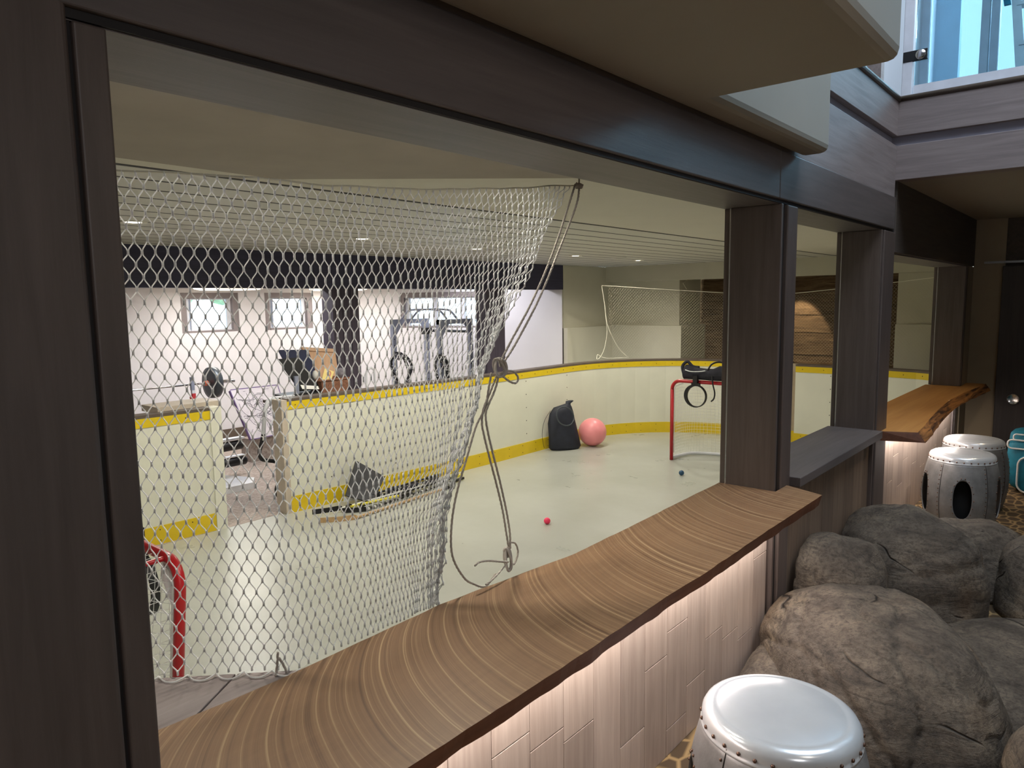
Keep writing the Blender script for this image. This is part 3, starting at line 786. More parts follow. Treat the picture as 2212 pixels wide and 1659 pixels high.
twist(b_, A, 0.0036); twist(b_, B, 0.0036)
b_.build('strand_pair', 'rope', rp)
L1 = [(1.566,1.41,1.391),(1.548,1.41,1.331),(1.539,1.41,1.291),(1.498,1.412,1.242),(1.453,1.41,1.154),(1.417,1.41,1.08),(1.392,1.41,1.005),(1.382,1.41,0.927),(1.391,1.41,0.87),(1.433,1.412,0.804),(1.473,1.414,0.772),(1.53,1.418,0.745),(1.57,1.41,0.775)]
L2 = [(1.588,1.4,1.386),(1.57,1.4,1.343),(1.539,1.4,1.299),(1.526,1.4,1.273),(1.533,1.4,1.224),(1.557,1.4,1.144),(1.584,1.4,1.061),(1.61,1.4,0.969),(1.626,1.4,0.892),(1.627,1.4,0.84)]
L3 = [(1.591,1.41,1.385),(1.560,1.41,1.336),(1.529,1.41,1.290),(1.520,1.41,1.25),(1.526,1.41,1.216),(1.549,1.41,1.142),(1.577,1.41,1.059),(1.605,1.41,0.966),(1.621,1.41,0.889),(1.632,1.41,0.836)]
b_ = MB()
for L_ in (L1, L2, L3): twist(b_, L_, 0.0034)
b_.build('hanging_loops', 'rope', rp)
b_ = MB(); twist(b_, [(1.585,1.39,1.387),(1.61,1.388,1.394),(1.635,1.386,1.390),(1.655,1.386,1.376),(1.658,1.386,1.362),(1.645,1.386,1.354),(1.62,1.388,1.362),(1.581,1.39,1.387)], 0.0034); b_.build('bow_loop', 'rope', rp)
def knot(c, R, name, n=26):
    b = MB(); c = Vector(c); pts = []
    for k in range(n*4):
        a = k*0.62
        pts.append(c + Vector((R[0]*math.cos(a)*(0.75+0.25*math.sin(a*0.37)), R[1]*math.sin(a*0.83+1), R[2]*math.sin(a+0.6*math.sin(a*0.29)))))
    b.tube(smooth_path(pts[:n], 6), 0.0042, 6)
    b.build(name, 'rope', rp)
knot((1.588, 1.398, 1.405), (0.022, 0.012, 0.026), 'main_knot', 34)
knot((1.615, 1.40, 0.81), (0.012, 0.01, 0.034), 'lower_knot', 26)
b_ = MB(); twist(b_, [(1.62,1.4,0.861),(1.651,1.4,0.850),(1.664,1.4,0.82),(1.655,1.4,0.796),(1.641,1.4,0.785),(1.626,1.4,0.800)], 0.003)
twist(b_, [(1.61,1.395,0.803),(1.567,1.39,0.818),(1.515,1.39,0.836),(1.475,1.39,0.843),(1.456,1.39,0.838)], 0.0034)
twist(b_, [(1.592,1.39,0.80),(1.562,1.39,0.785),(1.535,1.392,0.772),(1.507,1.395,0.763)], 0.003)
b_.build('frayed_ends', 'rope', rp)
b_ = MB(); twist(b_, [(0.848,1.445,0.80),(0.846,1.445,0.778),(0.842,1.445,0.755),(0.836,1.44,0.747)], 0.003); twist(b_, [(0.85,1.445,0.785),(0.858,1.44,0.765),(0.862,1.435,0.747)], 0.003)
tag(b_.build('rope_stub', 'rope'), 'short frayed rope stub tied at the counter edge', 'rope')

# far net round the rink end, hung from a sagging cord
fpath = smooth_path([(10.05, 6.45, 0), (10.45, 6.15, 0), (10.85, 5.65, 0), (11.08, 4.9, 0), (11.1, 4.2, 0), (11.1, 3.4, 0), (11.08, 2.7, 0), (11.0, 2.1, 0), (10.8, 1.6, 0)], 20)
Ls = [0]
for a, b in zip(fpath, fpath[1:]): Ls.append(Ls[-1] + (b-a).length)
def fp(s):
    s = max(0, min(Ls[-1], s))
    for i in range(len(Ls)-1):
        if Ls[i+1] >= s: return fpath[i].lerp(fpath[i+1], (s-Ls[i])/(Ls[i+1]-Ls[i]+1e-9))
    return fpath[-1]
FNC = int(Ls[-1]/0.046); FNR = 44
def ft(s):
    p = fp(s); q = s/Ls[-1]
    pts = [(0, 1.83), (0.25, 1.73), (0.45, 1.65), (0.58, 1.66), (0.75, 1.74), (0.9, 1.82), (1, 1.86)]
    for (a, z1), (b, z2) in zip(pts, pts[1:]):
        if a <= q <= b: return z1 + (z2-z1)*(q-a)/(b-a)
    return 1.8
fn = MB(); FN = {}
for j in range(FNR+1):
    for i in range(FNC+1):
        s = (i + (0.5 if j % 2 else 0))*Ls[-1]/FNC; p = fp(s); z1 = ft(s)-0.02
        FN[(i, j)] = Vector((p.x, p.y, z1 + (0.625 - z1)*j/FNR)) + Vector((0.015*noise.noise(Vector((i*.2, j*.1, 0))), 0, 0))
for (i, j), p in FN.items():
    for di in ((0, -1) if j % 2 == 0 else (0, 1)):
        q = FN.get((i+di, j+1))
        if q is not None: fn.tube([p, q], 0.0010, 3, caps=False)
bnet = thing('barrier_net', (10.8, 4.2, 0.62), 'fine diamond net hung on a sagging cord round the far end of the rink', 'net')
fn.build('mesh_twine', 'netfar', bnet)
b_ = MB(); b_.tube([(9.93, 6.5, 1.83)] + [fp(Ls[-1]*k/40) + Vector((0, 0, ft(Ls[-1]*k/40))) for k in range(1, 41)], 0.006, 6)
b_.tube([(11.42, 5.72, 1.93), (11.3, 5.75, 1.86), (11.05, 5.86-0.3, 1.76)], 0.004, 5)
b_.build('top_cord', 'ropefar', bnet)
b_ = MB()
b_.tube(smooth_path([(9.93,6.5,1.825),(10.0,6.5,1.584),(10.06,6.5,1.278),(10.09,6.5,1.046),(10.03,6.52,0.779),(9.93,6.54,0.65),(9.87,6.55,0.63)], 6), 0.006, 6)
b_.tube(smooth_path([(9.93,6.5,1.825),(10.01,6.5,1.546),(10.1,6.5,1.199),(10.25,6.46,0.919),(10.35,6.40,0.755),(10.45,6.33,0.645)], 6), 0.006, 6)
b_.tube(smooth_path([(9.87,6.56,0.63),(9.93,6.58,0.70),(10.0,6.55,0.66),(10.1,6.5,0.635),(10.3,6.42,0.63),(10.45,6.3,0.632)], 6), 0.006, 6)
tag(b_.build('hanging_cord', 'ropefar'), 'pale cord dangling in loops onto the far rink board corner', 'cord')

# ------------------------------------------------------------------ goals
def arc(c, r, a0, a1, u, v, n=8):
    return [Vector(c) + r*(math.cos(a0+(a1-a0)*k/n)*Vector(u) + math.sin(a0+(a1-a0)*k/n)*Vector(v)) for k in range(n+1)]
def goal(x0, ya, yb, sgn, label, ztop=0.5, lean=0.0, dense=0.055):
    t = thing('hockey_goal', (x0, (ya+yb)/2, -0.6), label, 'goal', )
    R = 0.12; r = 0.024
    X = lambda z: x0 + lean*(z+0.6)
    path = [(X(-0.58), ya, -0.6), (X(ztop-R), ya, ztop-R)]
    path += [(X(p.z), p.y, p.z) for p in arc((0, ya-R, ztop-R), R, 0, PI/2, (0, 1, 0), (0, 0, 1))]
    path += [(X(p.z), p.y, p.z) for p in arc((0, yb+R, ztop-R), R, PI/2, PI, (0, 1, 0), (0, 0, 1))]
    path += [(X(-0.58), yb, -0.6)]
    MB().tube(path, r, 12).build('goal_frame', 'red', t)
    d1, d0 = 0.62*sgn, 0.34*sgn
    bp = [Vector((X(-.6), ya, -0.57))] + smooth_path([(X(-.6)+0.1*sgn, ya-0.005, -0.57), (x0+d1*0.75, ya-0.12, -0.57), (x0+d1, (ya+yb)/2, -0.57), (x0+d1*0.75, yb+0.12, -0.57), (X(-.6)+0.1*sgn, yb+0.005, -0.57)], 8) + [Vector((X(-.6), yb, -0.57))]
    MB().tube(bp, 0.022, 10).build('base_rail', 'whitemetal', t, label='white curved base rail')
    tp = smooth_path([(X(ztop), ya-R, ztop), (x0+d0*0.8, ya-0.2, ztop-0.02), (x0+d0, (ya+yb)/2, ztop-0.03), (x0+d0*0.8, yb+0.2, ztop-0.02), (X(ztop), yb+R, ztop)], 8)
    MB().tube(tp, 0.012, 8).build('top_rail', 'red', t)
    # netting: U-shaped curtain from top rail to base rail plus lid
    nn = MB(); N1 = 44; N2 = 24
    def interp(path, q):
        k = q*(len(path)-1); i = min(int(k), len(path)-2); return Vector(path[i]).lerp(Vector(path[i+1]), k-i)
    G = [[interp(tp, i/N1).lerp(interp(bp, i/N1), j/N2) + Vector((0.03*sgn*math.sin(PI*j/N2)*math.sin(PI*i/N1), 0, 0)) for j in range(N2+1)] for i in range(N1+1)]
    for i in range(N1+1):
        for j in range(N2+1):
            if i < N1: nn.tube([G[i][j], G[i+1][j]], 0.0017, 3, caps=False)
            if j < N2: nn.tube([G[i][j], G[i][j+1]], 0.0017, 3, caps=False)
    for i in range(4, N1-3, 2):
        p = G[i][0]; nn.tube([p, (X(ztop), p.y, ztop)], 0.0017, 3, caps=False)
    for s in (ya, yb):
        for j in range(1, N2):
            z = ztop - 0.05 - (ztop+0.55)*j/N2; q = G[4 if s == ya else N1-4][j]; nn.tube([(X(z), s, z), q], 0.0017, 3, caps=False)
    nn.build('netting', 'netwhite', t)
    for s, q in ((ya, -1), (yb, 1)):
        ls = MB()
        pts = [(X(z)+0.02*sgn, s+q*0.025, z) for z in (-0.5, -0.2, 0.1, ztop-R)] + [(X(ztop-0.07), s+q*0.06, ztop-0.07), (X(ztop-0.035), s+q*0.16, ztop-0.035)]
        ls.tube(pts, 0.005, 5)
        ls.build('lacing', 'netwhite', t)
    return t
gfar = goal(8.80, 4.62, 3.28, 1, 'red framed hockey goal at the far end of the rink')
gnear = goal(1.24, 4.36, 3.02, -1, 'red framed hockey goal at lower left, partly hidden by the dark post', lean=0.09)
sl_ = MB()
sl_.add([(1.335, 3.05, 0.34), (1.335, 3.05, 0.40), (1.335, 3.09, 0.455), (1.335, 3.2, 0.475), (1.325, 3.2, 0.40), (1.325, 3.14, 0.34), (1.325, 3.11, 0.29), (1.335, 3.06, 0.28)], [tuple(range(8))])
sl_.add([(1.33, 3.05, 0.24), (1.33, 3.11, 0.24), (1.325, 3.10, 0.02), (1.325, 3.05, -0.02)], [(0, 1, 2, 3)])
o_ = sl_.build('net_sleeve', 'canvas', gnear, label='torn white cloth sleeve'); md = o_.modifiers.new('solid', 'SOLIDIFY'); md.thickness = 0.003
def ring_target(c, R, label, x_axis=(0, 1, 0)):
    t = thing('target_ring', (c[0], c[1], c[2]-R), label, 'target ring', 'ring targets on the goals')
    c = Vector(c); pts = [c + R*(math.cos(2*PI*k/40)*Vector(x_axis) + math.sin(2*PI*k/40)*Vector((0, 0, 1))) for k in range(40)]
    b = MB(); vs = []; fs = []
    for k, p in enumerate(pts):
        w = 0.006 + 0.014*max(0, math.cos(2*PI*k/40 - 0.35))
        q = (p-c).normalized(); vs += [p+q*w+Vector((.02, 0, 0)), p-q*w+Vector((.02, 0, 0)), p-q*w-Vector((.02, 0, 0)), p+q*w-Vector((.02, 0, 0))]
    for k in range(40):
        l = (k+1) % 40
        for m_ in range(4): fs.append((k*4+m_, k*4+(m_+1) % 4, l*4+(m_+1) % 4, l*4+m_))
    b.add(vs, fs); b.build('ring', 'black', t)
    MB().box((c.x-0.03, c.y-0.055, c.z+R-0.005), (c.x+0.02, c.y+0.055, c.z+R+0.03)).box((c.x-0.035, c.y-0.03, c.z+R+0.03), (c.x+0.02, c.y+0.03, c.z+R+0.13)).build('clip', 'black', t)
    return t
ring_target((8.765, 4.255, 0.315), 0.145, 'round black target ring clipped to the far goal crossbar')
ring_target((1.36, 3.50, 0.28), 0.15, 'curved black target ring hanging in the goal at lower left')
# long bag lying on the far goal
bg = thing('stick_bag', (8.8, 3.9, 0.52), 'long black equipment bag lying on the far goal crossbar', 'bag')
b_ = MB(); prof = [(4.46, 0.07, 0.085), (4.43, 0.09, 0.10), (4.3, 0.10, 0.085), (4.15, 0.10, 0.075), (4.05, 0.11, 0.08), (3.95, 0.12, 0.10), (3.7, 0.12, 0.105), (3.4, 0.11, 0.10), (3.2, 0.10, 0.08), (3.15, 0.03, 0.03)]
vs = []; fs = []
for y_, hx, hz in prof:
    for k in range(14):
        a = 2*PI*k/14; vs.append((8.84 + hx*math.cos(a), y_, 0.525 + hz + hz*math.sin(a) + 0.008*noise.noise(Vector((y_*9, k, 0)))))
for i in range(len(prof)-1):
    for k in range(14): fs.append((i*14+k, i*14+(k+1) % 14, (i+1)*14+(k+1) % 14, (i+1)*14+k))
fs += [tuple(range(14)), tuple((len(prof)-1)*14+k for k in range(14))]
b_.smooth = True; b_.add(vs, fs); b_.build('bag_body', 'blackcloth', bg)
MB().tube(smooth_path([(8.78, 4.44, 0.60), (8.80, 4.47, 0.70), (8.84, 4.42, 0.76), (8.84, 4.34, 0.70), (8.84, 4.25, 0.69)], 5), 0.022, 8).build('open_flap', 'blackcloth', bg)
MB().tube(smooth_path([(8.74, 4.40, 0.66), (8.72, 4.32, 0.645), (8.73, 4.22, 0.645), (8.75, 4.12, 0.66)], 5), 0.006, 6).build('white_piping', 'piping', bg)
MB().tube(smooth_path([(8.78, 4.10, 0.66), (8.80, 4.06, 0.74), (8.82, 3.98, 0.775), (8.82, 3.88, 0.76), (8.80, 3.80, 0.70)], 5), 0.012, 6).build('carry_handle', 'black', bg)
MB().tube(smooth_path([(8.74, 4.02, 0.62), (8.72, 4.0, 0.5), (8.74, 3.98, 0.38), (8.76, 4.0, 0.30), (8.77, 4.04, 0.26)], 5), 0.010, 6).build('loose_strap', 'black', bg)
MB().tube(smooth_path([(8.72, 3.86, 0.60), (8.72, 3.85, 0.45), (8.74, 3.86, 0.32), (8.74, 3.86, 0.22)], 4), 0.010, 6).build('loose_strap', 'black', bg)

# ------------------------------------------------------------------ balls and sack
tag(MB().ball((8.96, 6.03, -0.388), 0.212, 40).build('exercise_ball', 'pink'), 'large pink exercise ball against the rink board', 'ball')
o = MB().ball((5.476, 4.224, -0.567), 0.033, 20).build('street_hockey_ball', 'hotpink'); tag(o, 'small hot pink ball alone on the rink floor', 'ball')
o = MB().ball((8.072, 4.096, -0.567), 0.033, 20).build('street_hockey_ball', 'ballblue'); tag(o, 'small dark blue ball on the floor near the far goal', 'ball')
sk = thing('drawstring_sack', (8.5, 6.2, -0.6), 'black drawstring sack slumped beside the pink exercise ball', 'bag')
b_ = MB(); vs = []; fs = []; K = 22
rows = [(-0.598, 0.17, 0.11, 0), (-0.56, 0.20, 0.13, 0), (-0.4, 0.19, 0.13, -0.01), (-0.2, 0.165, 0.12, -0.03), (-0.05, 0.14, 0.11, -0.035), (0.03, 0.11, 0.08, -0.01), (0.065, 0.05, 0.04, 0.05), (0.08, 0.028, 0.025, 0.08), (0.115, 0.055, 0.03, 0.11), (0.125, 0.03, 0.012, 0.12)]
for z, rx, ry, sh in rows:
    for k in range(K):
        a = 2*PI*k/K; w = 1 + 0.12*noise.noise(Vector((math.cos(a)*1.6, math.sin(a)*1.6, z*4)))
        vs.append((8.50 + sh*0.9 + 1.08*rx*w*math.cos(a) - 0.4*ry*math.sin(a), 6.20 - sh*0.5 - 0.4*rx*w*math.cos(a) + ry*w*math.sin(a) + (z+0.6)*0.06, z))
for i in range(len(rows)-1):
    for k in range(K): fs.append((i*K+k, i*K+(k+1) % K, (i+1)*K+(k+1) % K, (i+1)*K+k))
fs += [tuple(range(K))[::-1], tuple((len(rows)-1)*K+k for k in range(K))]
b_.smooth = True; b_.add(vs, fs); o = b_.build('sack_body', 'navycloth', sk)
c = Vector((8.36, 6.10, -0.075)); MB().tube([c + 0.135*(math.cos(a)*Vector((0.85, -0.5, 0)) + math.sin(a)*Vector((0, 0.25, 1))) for a in [2*PI*k/40 for k in range(40)]], 0.009, 8, closed=True).build('hoop', 'iron', sk)
MB().tube(smooth_path([(8.27, 6.30, 0.0), (8.20, 6.36, -0.15), (8.17, 6.38, -0.35), (8.19, 6.36, -0.55)], 6), 0.003, 5).build('drawcord', 'black', sk)

# ------------------------------------------------------------------ pad and hockey sticks
pd = MB(); q = [Vector((4.86, 6.44, -0.15)), Vector((4.60, 6.30, -0.47)), Vector((4.88, 6.20, -0.598)), Vector((5.20, 6.37, -0.39))]
nrm = (q[1]-q[0]).cross(q[3]-q[0]).normalized()*0.012
pd.add([p-nrm for p in q] + [p+nrm for p in q], [(0,1,2,3),(7,6,5,4),(0,4,5,1),(1,5,6,2),(2,6,7,3),(3,7,4,0)])
tag(pd.build('rubber_pad', 'rubber'), 'square dark grey rubber mat leaning on the rink board', 'mat')
def stick(heel, end, tip, shaft_mat, blade_mat, label, tape='black', z=-0.58, grp='hockey sticks by the rink board'):
    t = thing('hockey_stick', (heel[0], heel[1], -0.6), label, 'hockey stick', grp)
    h = Vector((heel[0], heel[1], z)); e = Vector((end[0], end[1], z + (end[2] if len(end) > 2 else 0))); tp = Vector((tip[0], tip[1], z))
    d = (e-h).normalized(); s = Vector((0, 0, 1)).cross(d).normalized()
    c = (h+e)/2; MB().obox(c, (e-h)/2, s*0.014, (0, 0, 0.010)).build('shaft', shaft_mat, t, bevel=0.003)
    pts = smooth_path([h + d*0.03, h, h.lerp(tp, 0.4) + (h-e).normalized()*0.03, tp], 6); b = MB(); vs = []; fs = []
    for i, p in enumerate(pts):
        f_ = i/len(pts); w = 0.012 + 0.022*min(1, f_*3); vs += [p + Vector((0, 0, w)), p - Vector((0, 0, 0.018)), p - Vector((0, 0, 0.018)) + s*0.008, p + Vector((0, 0, w)) + s*0.008]
    for i in range(len(pts)-1):
        for k in range(4): fs.append((i*4+k, i*4+(k+1) % 4, (i+1)*4+(k+1) % 4, (i+1)*4+k))
    fs += [(0, 1, 2, 3), tuple((len(pts)-1)*4+k for k in (3, 2, 1, 0))]
    b.add(vs, fs); b.build('blade', blade_mat, t)
    MB().obox(e - d*0.09, d*0.09, s*0.017, (0, 0, 0.013)).build('grip_tape', tape, t, label=tape + ' grip tape' if tape in ('black',) else 'yellow grip tape')
    return t
stick((4.38, 5.86), (5.94, 5.98), (4.10, 6.05), 'stickwood', 'stickwood', 'wooden hockey stick with pale blade, nearest the camera in the pile')
stick((4.62, 6.00), (6.25, 6.13), (4.44, 6.14), 'bands', 'black', 'black and white banded hockey stick next to the wooden one', z=-0.575)
stick((4.45, 6.20), (6.1, 6.20), (4.18, 6.30), 'stickwhite', 'black', 'white shafted hockey stick with dark blade lying at the pad', z=-0.56)
stick((4.75, 6.12), (6.30, 6.20), (4.60, 6.05), 'black', 'black', 'hockey stick with yellow grip, its end nearest the tied rope', tape='stickyellow', z=-0.555)
stick((5.0, 6.24), (6.0, 6.33), (4.80, 6.28), 'bands', 'black', 'banded black hockey stick lying closest to the yellow kick strip', z=-0.55)
stick((4.85, 6.30), (6.05, 6.38), (4.62, 6.36), 'black', 'stickwhite', 'black hockey stick with white blade, partly behind the rubber pad', z=-0.535)
stick((4.52, 6.12), (5.3, 6.02), (4.40, 6.02), 'stickyellow', 'black', 'short yellow shafted hockey stick crossing the pile', z=-0.54)
hp = MB()
for k in range(9):
    hp.ball((5.15 + 0.11*k, 6.24 + 0.03*math.sin(k*2.0), -0.52 - 0.006*k), 0.042, 10, (1.1, 0.9, 0.8))
tag(hp.build('knee_pad_heap', 'blackcloth'), 'heap of black padded straps lying over the hockey sticks', 'pads')

# ------------------------------------------------------------------ gym equipment
bb = thing('barbell', (3.9, 9.0, 0.58), 'long barbell with one thick dark weight plate, above the left rink board', 'barbell')
MB().tube([(2.6, 9.0, 0.60), (4.44, 9.0, 0.60)], 0.011, 8).build('bar', 'chrome', bb)
MB().tube([(4.44, 9.0, 0.60), (4.86, 9.0, 0.60)], 0.024, 12).build('sleeve', 'chrome', bb)
MB().lathe([(0.03, -0.05), (0.15, -0.05), (0.20, -0.045), (0.205, 0.0), (0.20, 0.045), (0.15, 0.05), (0.03, 0.05)], (4.56, 9.0, 0.60), 36, axis=(1, 0, 0)).build('weight_plate', 'iron', bb)
MB().lathe([(0.02, -0.02), (0.035, -0.02), (0.035, 0.02), (0.02, 0.02)], (4.47, 9.0, 0.60), 16, axis=(1, 0, 0)).build('collar', 'orange', bb)
jk = thing('bar_jack', (4.285, 8.97, 0.39), 'grey and red clamp handle hanging on the barbell beside the plate', 'clamp')
MB().box((4.255, 8.955, 0.53), (4.30, 8.995, 0.70)).build('grey_body', 'greymetal', jk, bevel=0.004)
MB().box((4.262, 8.955, 0.49), (4.302, 8.995, 0.53)).build('white_sleeve', 'whitemetal', jk)
MB().box((4.265, 8.955, 0.38), (4.308, 8.995, 0.49)).box((4.24, 8.96, 0.42), (4.27, 8.99, 0.45)).build('red_grip', 'clampred', jk, bevel=0.003)
# leaning canvas with scribble drawing
pt = thing('leaning_canvas', (5.4, 9.3, -0.6), 'large white canvas with scribbled ink lines leaning in the gym', 'picture')
c0 = Vector((5.02, 9.42, 0.42)); c1 = Vector((5.75, 9.42, 0.42)); c2 = Vector((5.80, 9.15, -0.24)); c3 = Vector((5.14, 9.15, -0.26))
nrm = (c1-c0).cross(c3-c0).normalized(); 
if nrm.y > 0: nrm = -nrm
MB().add([c0, c1, c2, c3, c0-nrm*0.06, c1-nrm*0.06, c2-nrm*0.06, c3-nrm*0.06], [(0,1,2,3),(7,6,5,4)]).build('canvas_sheet', 'canvas', pt)
b_ = MB()
for a, b in ((c0, c1), (c1, c2), (c2, c3), (c3, c0)):
    b_.add([a+nrm*0.003, b+nrm*0.003, b-nrm*0.061, a-nrm*0.061], [(0, 1, 2, 3)])
    k_ = ((a+b)/2 - (c0+c1+c2+c3)/4).normalized()*0.012
    b_.add([a+nrm*0.003, b+nrm*0.003, b+k_+nrm*0.003, a+k_+nrm*0.003], [(0, 1, 2, 3)])
b_.build('canvas_edge', 'purple', pt, label='purple canvas edge')
b_ = MB(); rr = random.Random(5)
for k in range(58):
    u, v = rr.gauss(0.5, 0.17), rr.gauss(0.5, 0.2); a = rr.uniform(0, 6.28); L = rr.uniform(0.05, 0.16); pts = []
    for i in range(8):
        uu = min(0.95, max(0.05, u)); vv = min(0.95, max(0.05, v)); p = c0.lerp(c1, uu).lerp(c3.lerp(c2, uu), vv) + nrm*0.003; pts.append(p); a += rr.uniform(-0.5, 0.7); u += math.cos(a)*L*0.35; v += math.sin(a)*L*0.35
    b_.tube(pts, 0.0022, 3, caps=False)
b_.build('ink_scribble', 'ink', pt)
MB().box((5.15, 9.2, -0.598), (5.75, 9.45, -0.27)).build('support_ledge', 'carpet', pt)
# bench seen through the doorway
bn = thing('weight_bench', (4.3, 8.3, -0.6), 'weight bench with black foam rollers showing through the doorway', 'bench')
MB().tube([(4.1, 8.6, -0.19), (4.68, 8.6, -0.19), (4.70, 8.6, -0.19)], [0.062, 0.062, 0.05], 16).build('foam_roller', 'black', bn)
MB().tube([(3.9, 8.2, -0.31), (4.50, 8.2, -0.31), (4.52, 8.2, -0.31)], [0.055, 0.055, 0.045], 16).build('foam_roller', 'black', bn)
MB().box((4.0, 8.56, -0.115), (4.72, 8.66, -0.09)).build('white_bar', 'whitemetal', bn)
MB().box((3.9, 8.17, -0.245), (4.5, 8.25, -0.235)).build('white_bar', 'whitemetal', bn)
MB().tube([(4.1, 8.6, -0.19), (4.05, 8.5, -0.58)], 0.02, 8).build('leg', 'whitemetal', bn)
MB().tube([(4.1, 8.2, -0.31), (4.05, 8.2, -0.58)], 0.02, 8).build('leg', 'whitemetal', bn)
MB().add([(4.1, 8.55, -0.45), (4.48, 7.95, -0.49), (4.40, 7.85, -0.52), (4.0, 7.86, -0.52), (4.1, 8.55, -0.598), (4.48, 7.95, -0.598), (4.40, 7.85, -0.598), (4.0, 7.86, -0.598)], [(0,1,2,3),(0,4,5,1),(1,5,6,2),(2,6,7,3),(3,7,4,0)]).build('foot_plate', 'whitemetal', bn)
# white and black bent tube machine handle
rm = thing('exercise_machine', (4.240, 6.95, -0.6), 'white and black bent tube handle of a machine beside the doorway', 'exercise machine')
MB().tube(smooth_path([(4.440, 6.95, 0.585), (4.360, 6.95, 0.587), (4.170, 6.95, 0.587), (4.105, 6.95, 0.54), (4.070, 6.95, 0.40), (4.048, 6.95, 0.22)], 6), 0.022, 10).build('white_tube', 'whitemetal', rm)
MB().tube(smooth_path([(4.048, 6.95, 0.22), (4.020, 6.95, 0.12), (3.992, 6.95, 0.04), (4.002, 6.95, -0.03), (4.040, 6.95, -0.06), (4.140, 6.95, -0.09), (4.210, 6.95, -0.11), (4.245, 6.95, -0.05), (4.250, 6.95, 0.05)], 6), 0.022, 10).build('black_grip', 'black', rm)
MB().tube([(4.044, 6.95, 0.20), (4.035, 6.95, 0.155)], 0.024, 10).build('white_tape', 'stickwhite', rm)
MB().lathe([(0.0, -0.03), (0.13, -0.03), (0.15, 0.0), (0.13, 0.03), (0.0, 0.03)], (4.325, 6.97, -0.44), 28, axis=(0.3, 0.9, 0)).build('flywheel', 'black', rm)
MB().tube([(4.440, 6.95, 0.585), (4.460, 6.96, 0.2), (4.340, 6.97, -0.42)], 0.02, 8).build('frame', 'black', rm)
# bench of stuff above the boards (table hidden behind the boards)
tb = thing('storage_table', (4.85, 7.12, -0.6), 'low table behind the rink board carrying the crates', 'table')
MB().box((4.3, 7.02, 0.50), (5.32, 7.36, 0.53)).build('tabletop', 'cap', tb)
for xx, yy in ((4.62, 7.06), (5.29, 7.06), (4.62, 7.33), (5.29, 7.33)): MB().box((xx-0.02, yy-0.02, -0.598), (xx+0.02, yy+0.02, 0.50)).build('leg', 'cap', tb)
cr = thing('open_crate', (4.7, 7.2, 0.53), 'open black crate with tilted lid panels on the table behind the boards', 'crate')
def slab4(name, pts, th, mat, parent, label=None):
    P = [Vector(p) for p in pts]; nn = (P[1]-P[0]).cross(P[3]-P[0]).normalized()*th/2
    return MB().add([p-nn for p in P] + [p+nn for p in P], [(0,1,2,3),(7,6,5,4),(0,4,5,1),(1,5,6,2),(2,6,7,3),(3,7,4,0)]).build(name, mat, parent, label=label)
slab4('front_panel', [(4.35, 7.10, 1.0), (4.62, 7.10, 1.0), (4.86, 7.04, 0.62), (4.58, 7.04, 0.62)], 0.012, 'black', cr)
slab4('back_panel', [(4.45, 7.24, 1.09), (4.84, 7.24, 1.07), (4.96, 7.18, 0.62), (4.66, 7.18, 0.62)], 0.012, 'navy', cr, 'navy back panel')
MB().box((4.36, 7.0, 0.531), (4.84, 7.25, 0.60)).build('tray', 'black', cr, bevel=0.008)
MB().box((4.50, 7.0, 0.60), (4.545, 7.03, 0.80)).build('hinge_post', 'greymetal', cr)
slab4('paper', [(4.55, 6.98, 0.70), (4.78, 6.98, 0.665), (4.78, 6.96, 0.63), (4.56, 6.96, 0.655)], 0.004, 'stickwhite', cr, 'white paper sheet')
pw = thing('plywood_board', (5.1, 7.3, 0.54), 'pale plywood board leaning beside the dark column', 'board')
slab4('sheet', [(4.80, 7.32, 1.10), (5.27, 7.32, 1.05), (5.29, 7.26, 0.535), (4.95, 7.26, 0.535)], 0.015, 'plywood', pw)
b_ = MB()
slab4('top_batten', [(4.80, 7.31, 1.10), (5.27, 7.31, 1.05), (5.27, 7.30, 1.01), (4.81, 7.30, 1.06)], 0.02, 'plywood', pw)
bk = thing('wicker_basket', (5.08, 7.1, 0.53), 'brown wicker basket with a jumble of small items on the table', 'basket')
MB().add([(4.86,7.0,.531),(5.18,7.0,.531),(5.18,7.22,.531),(4.86,7.22,.531),(4.82,6.97,.72),(5.22,6.97,.72),(5.22,7.24,.72),(4.82,7.24,.72)], [(0,3,2,1),(0,1,5,4),(1,2,6,5),(2,3,7,6),(3,0,4,7),(4,5,6,7)]).build('basket_body', 'wicker', bk)
MB().tube([(4.82,6.97,.72),(5.22,6.97,.72),(5.22,7.24,.72),(4.82,7.24,.72)], 0.012, 6, closed=True).build('rim', 'wicker', bk)
cd = thing('yellow_card', (4.94, 7.0, 0.72), 'yellow card with a pink loop mark standing in the wicker basket', 'card')
slab4('sheet', [(4.90, 7.0, 0.86), (5.02, 7.0, 0.81), (4.97, 6.99, 0.715), (4.84, 6.99, 0.735)], 0.006, 'card', cd)
c = Vector((4.94, 6.985, 0.80)); MB().tube([c + Vector((0.026*math.cos(a), 0, 0.026*math.sin(a))) for a in [2*PI*k/20 for k in range(20)]], 0.004, 5, closed=True).tube([c + Vector((0.022, 0, -0.01)), c + Vector((0.0, 0, -0.065))], 0.004, 5).build('loop_mark', 'pinkmark', cd)
tag(MB().ball((5.17, 7.08, 0.775), 0.06, 12, (1, 0.8, 1.1)).build('cloth_bundle', 'greybundle'), 'grey cloth bundle at the right of the basket', 'cloth')
tag(MB().ball((4.83, 7.1, 0.78), 0.045, 10, (0.8, 0.8, 1.3)).build('paper_roll', 'stickwhite'), 'white crumpled paper between crate and basket', 'paper')
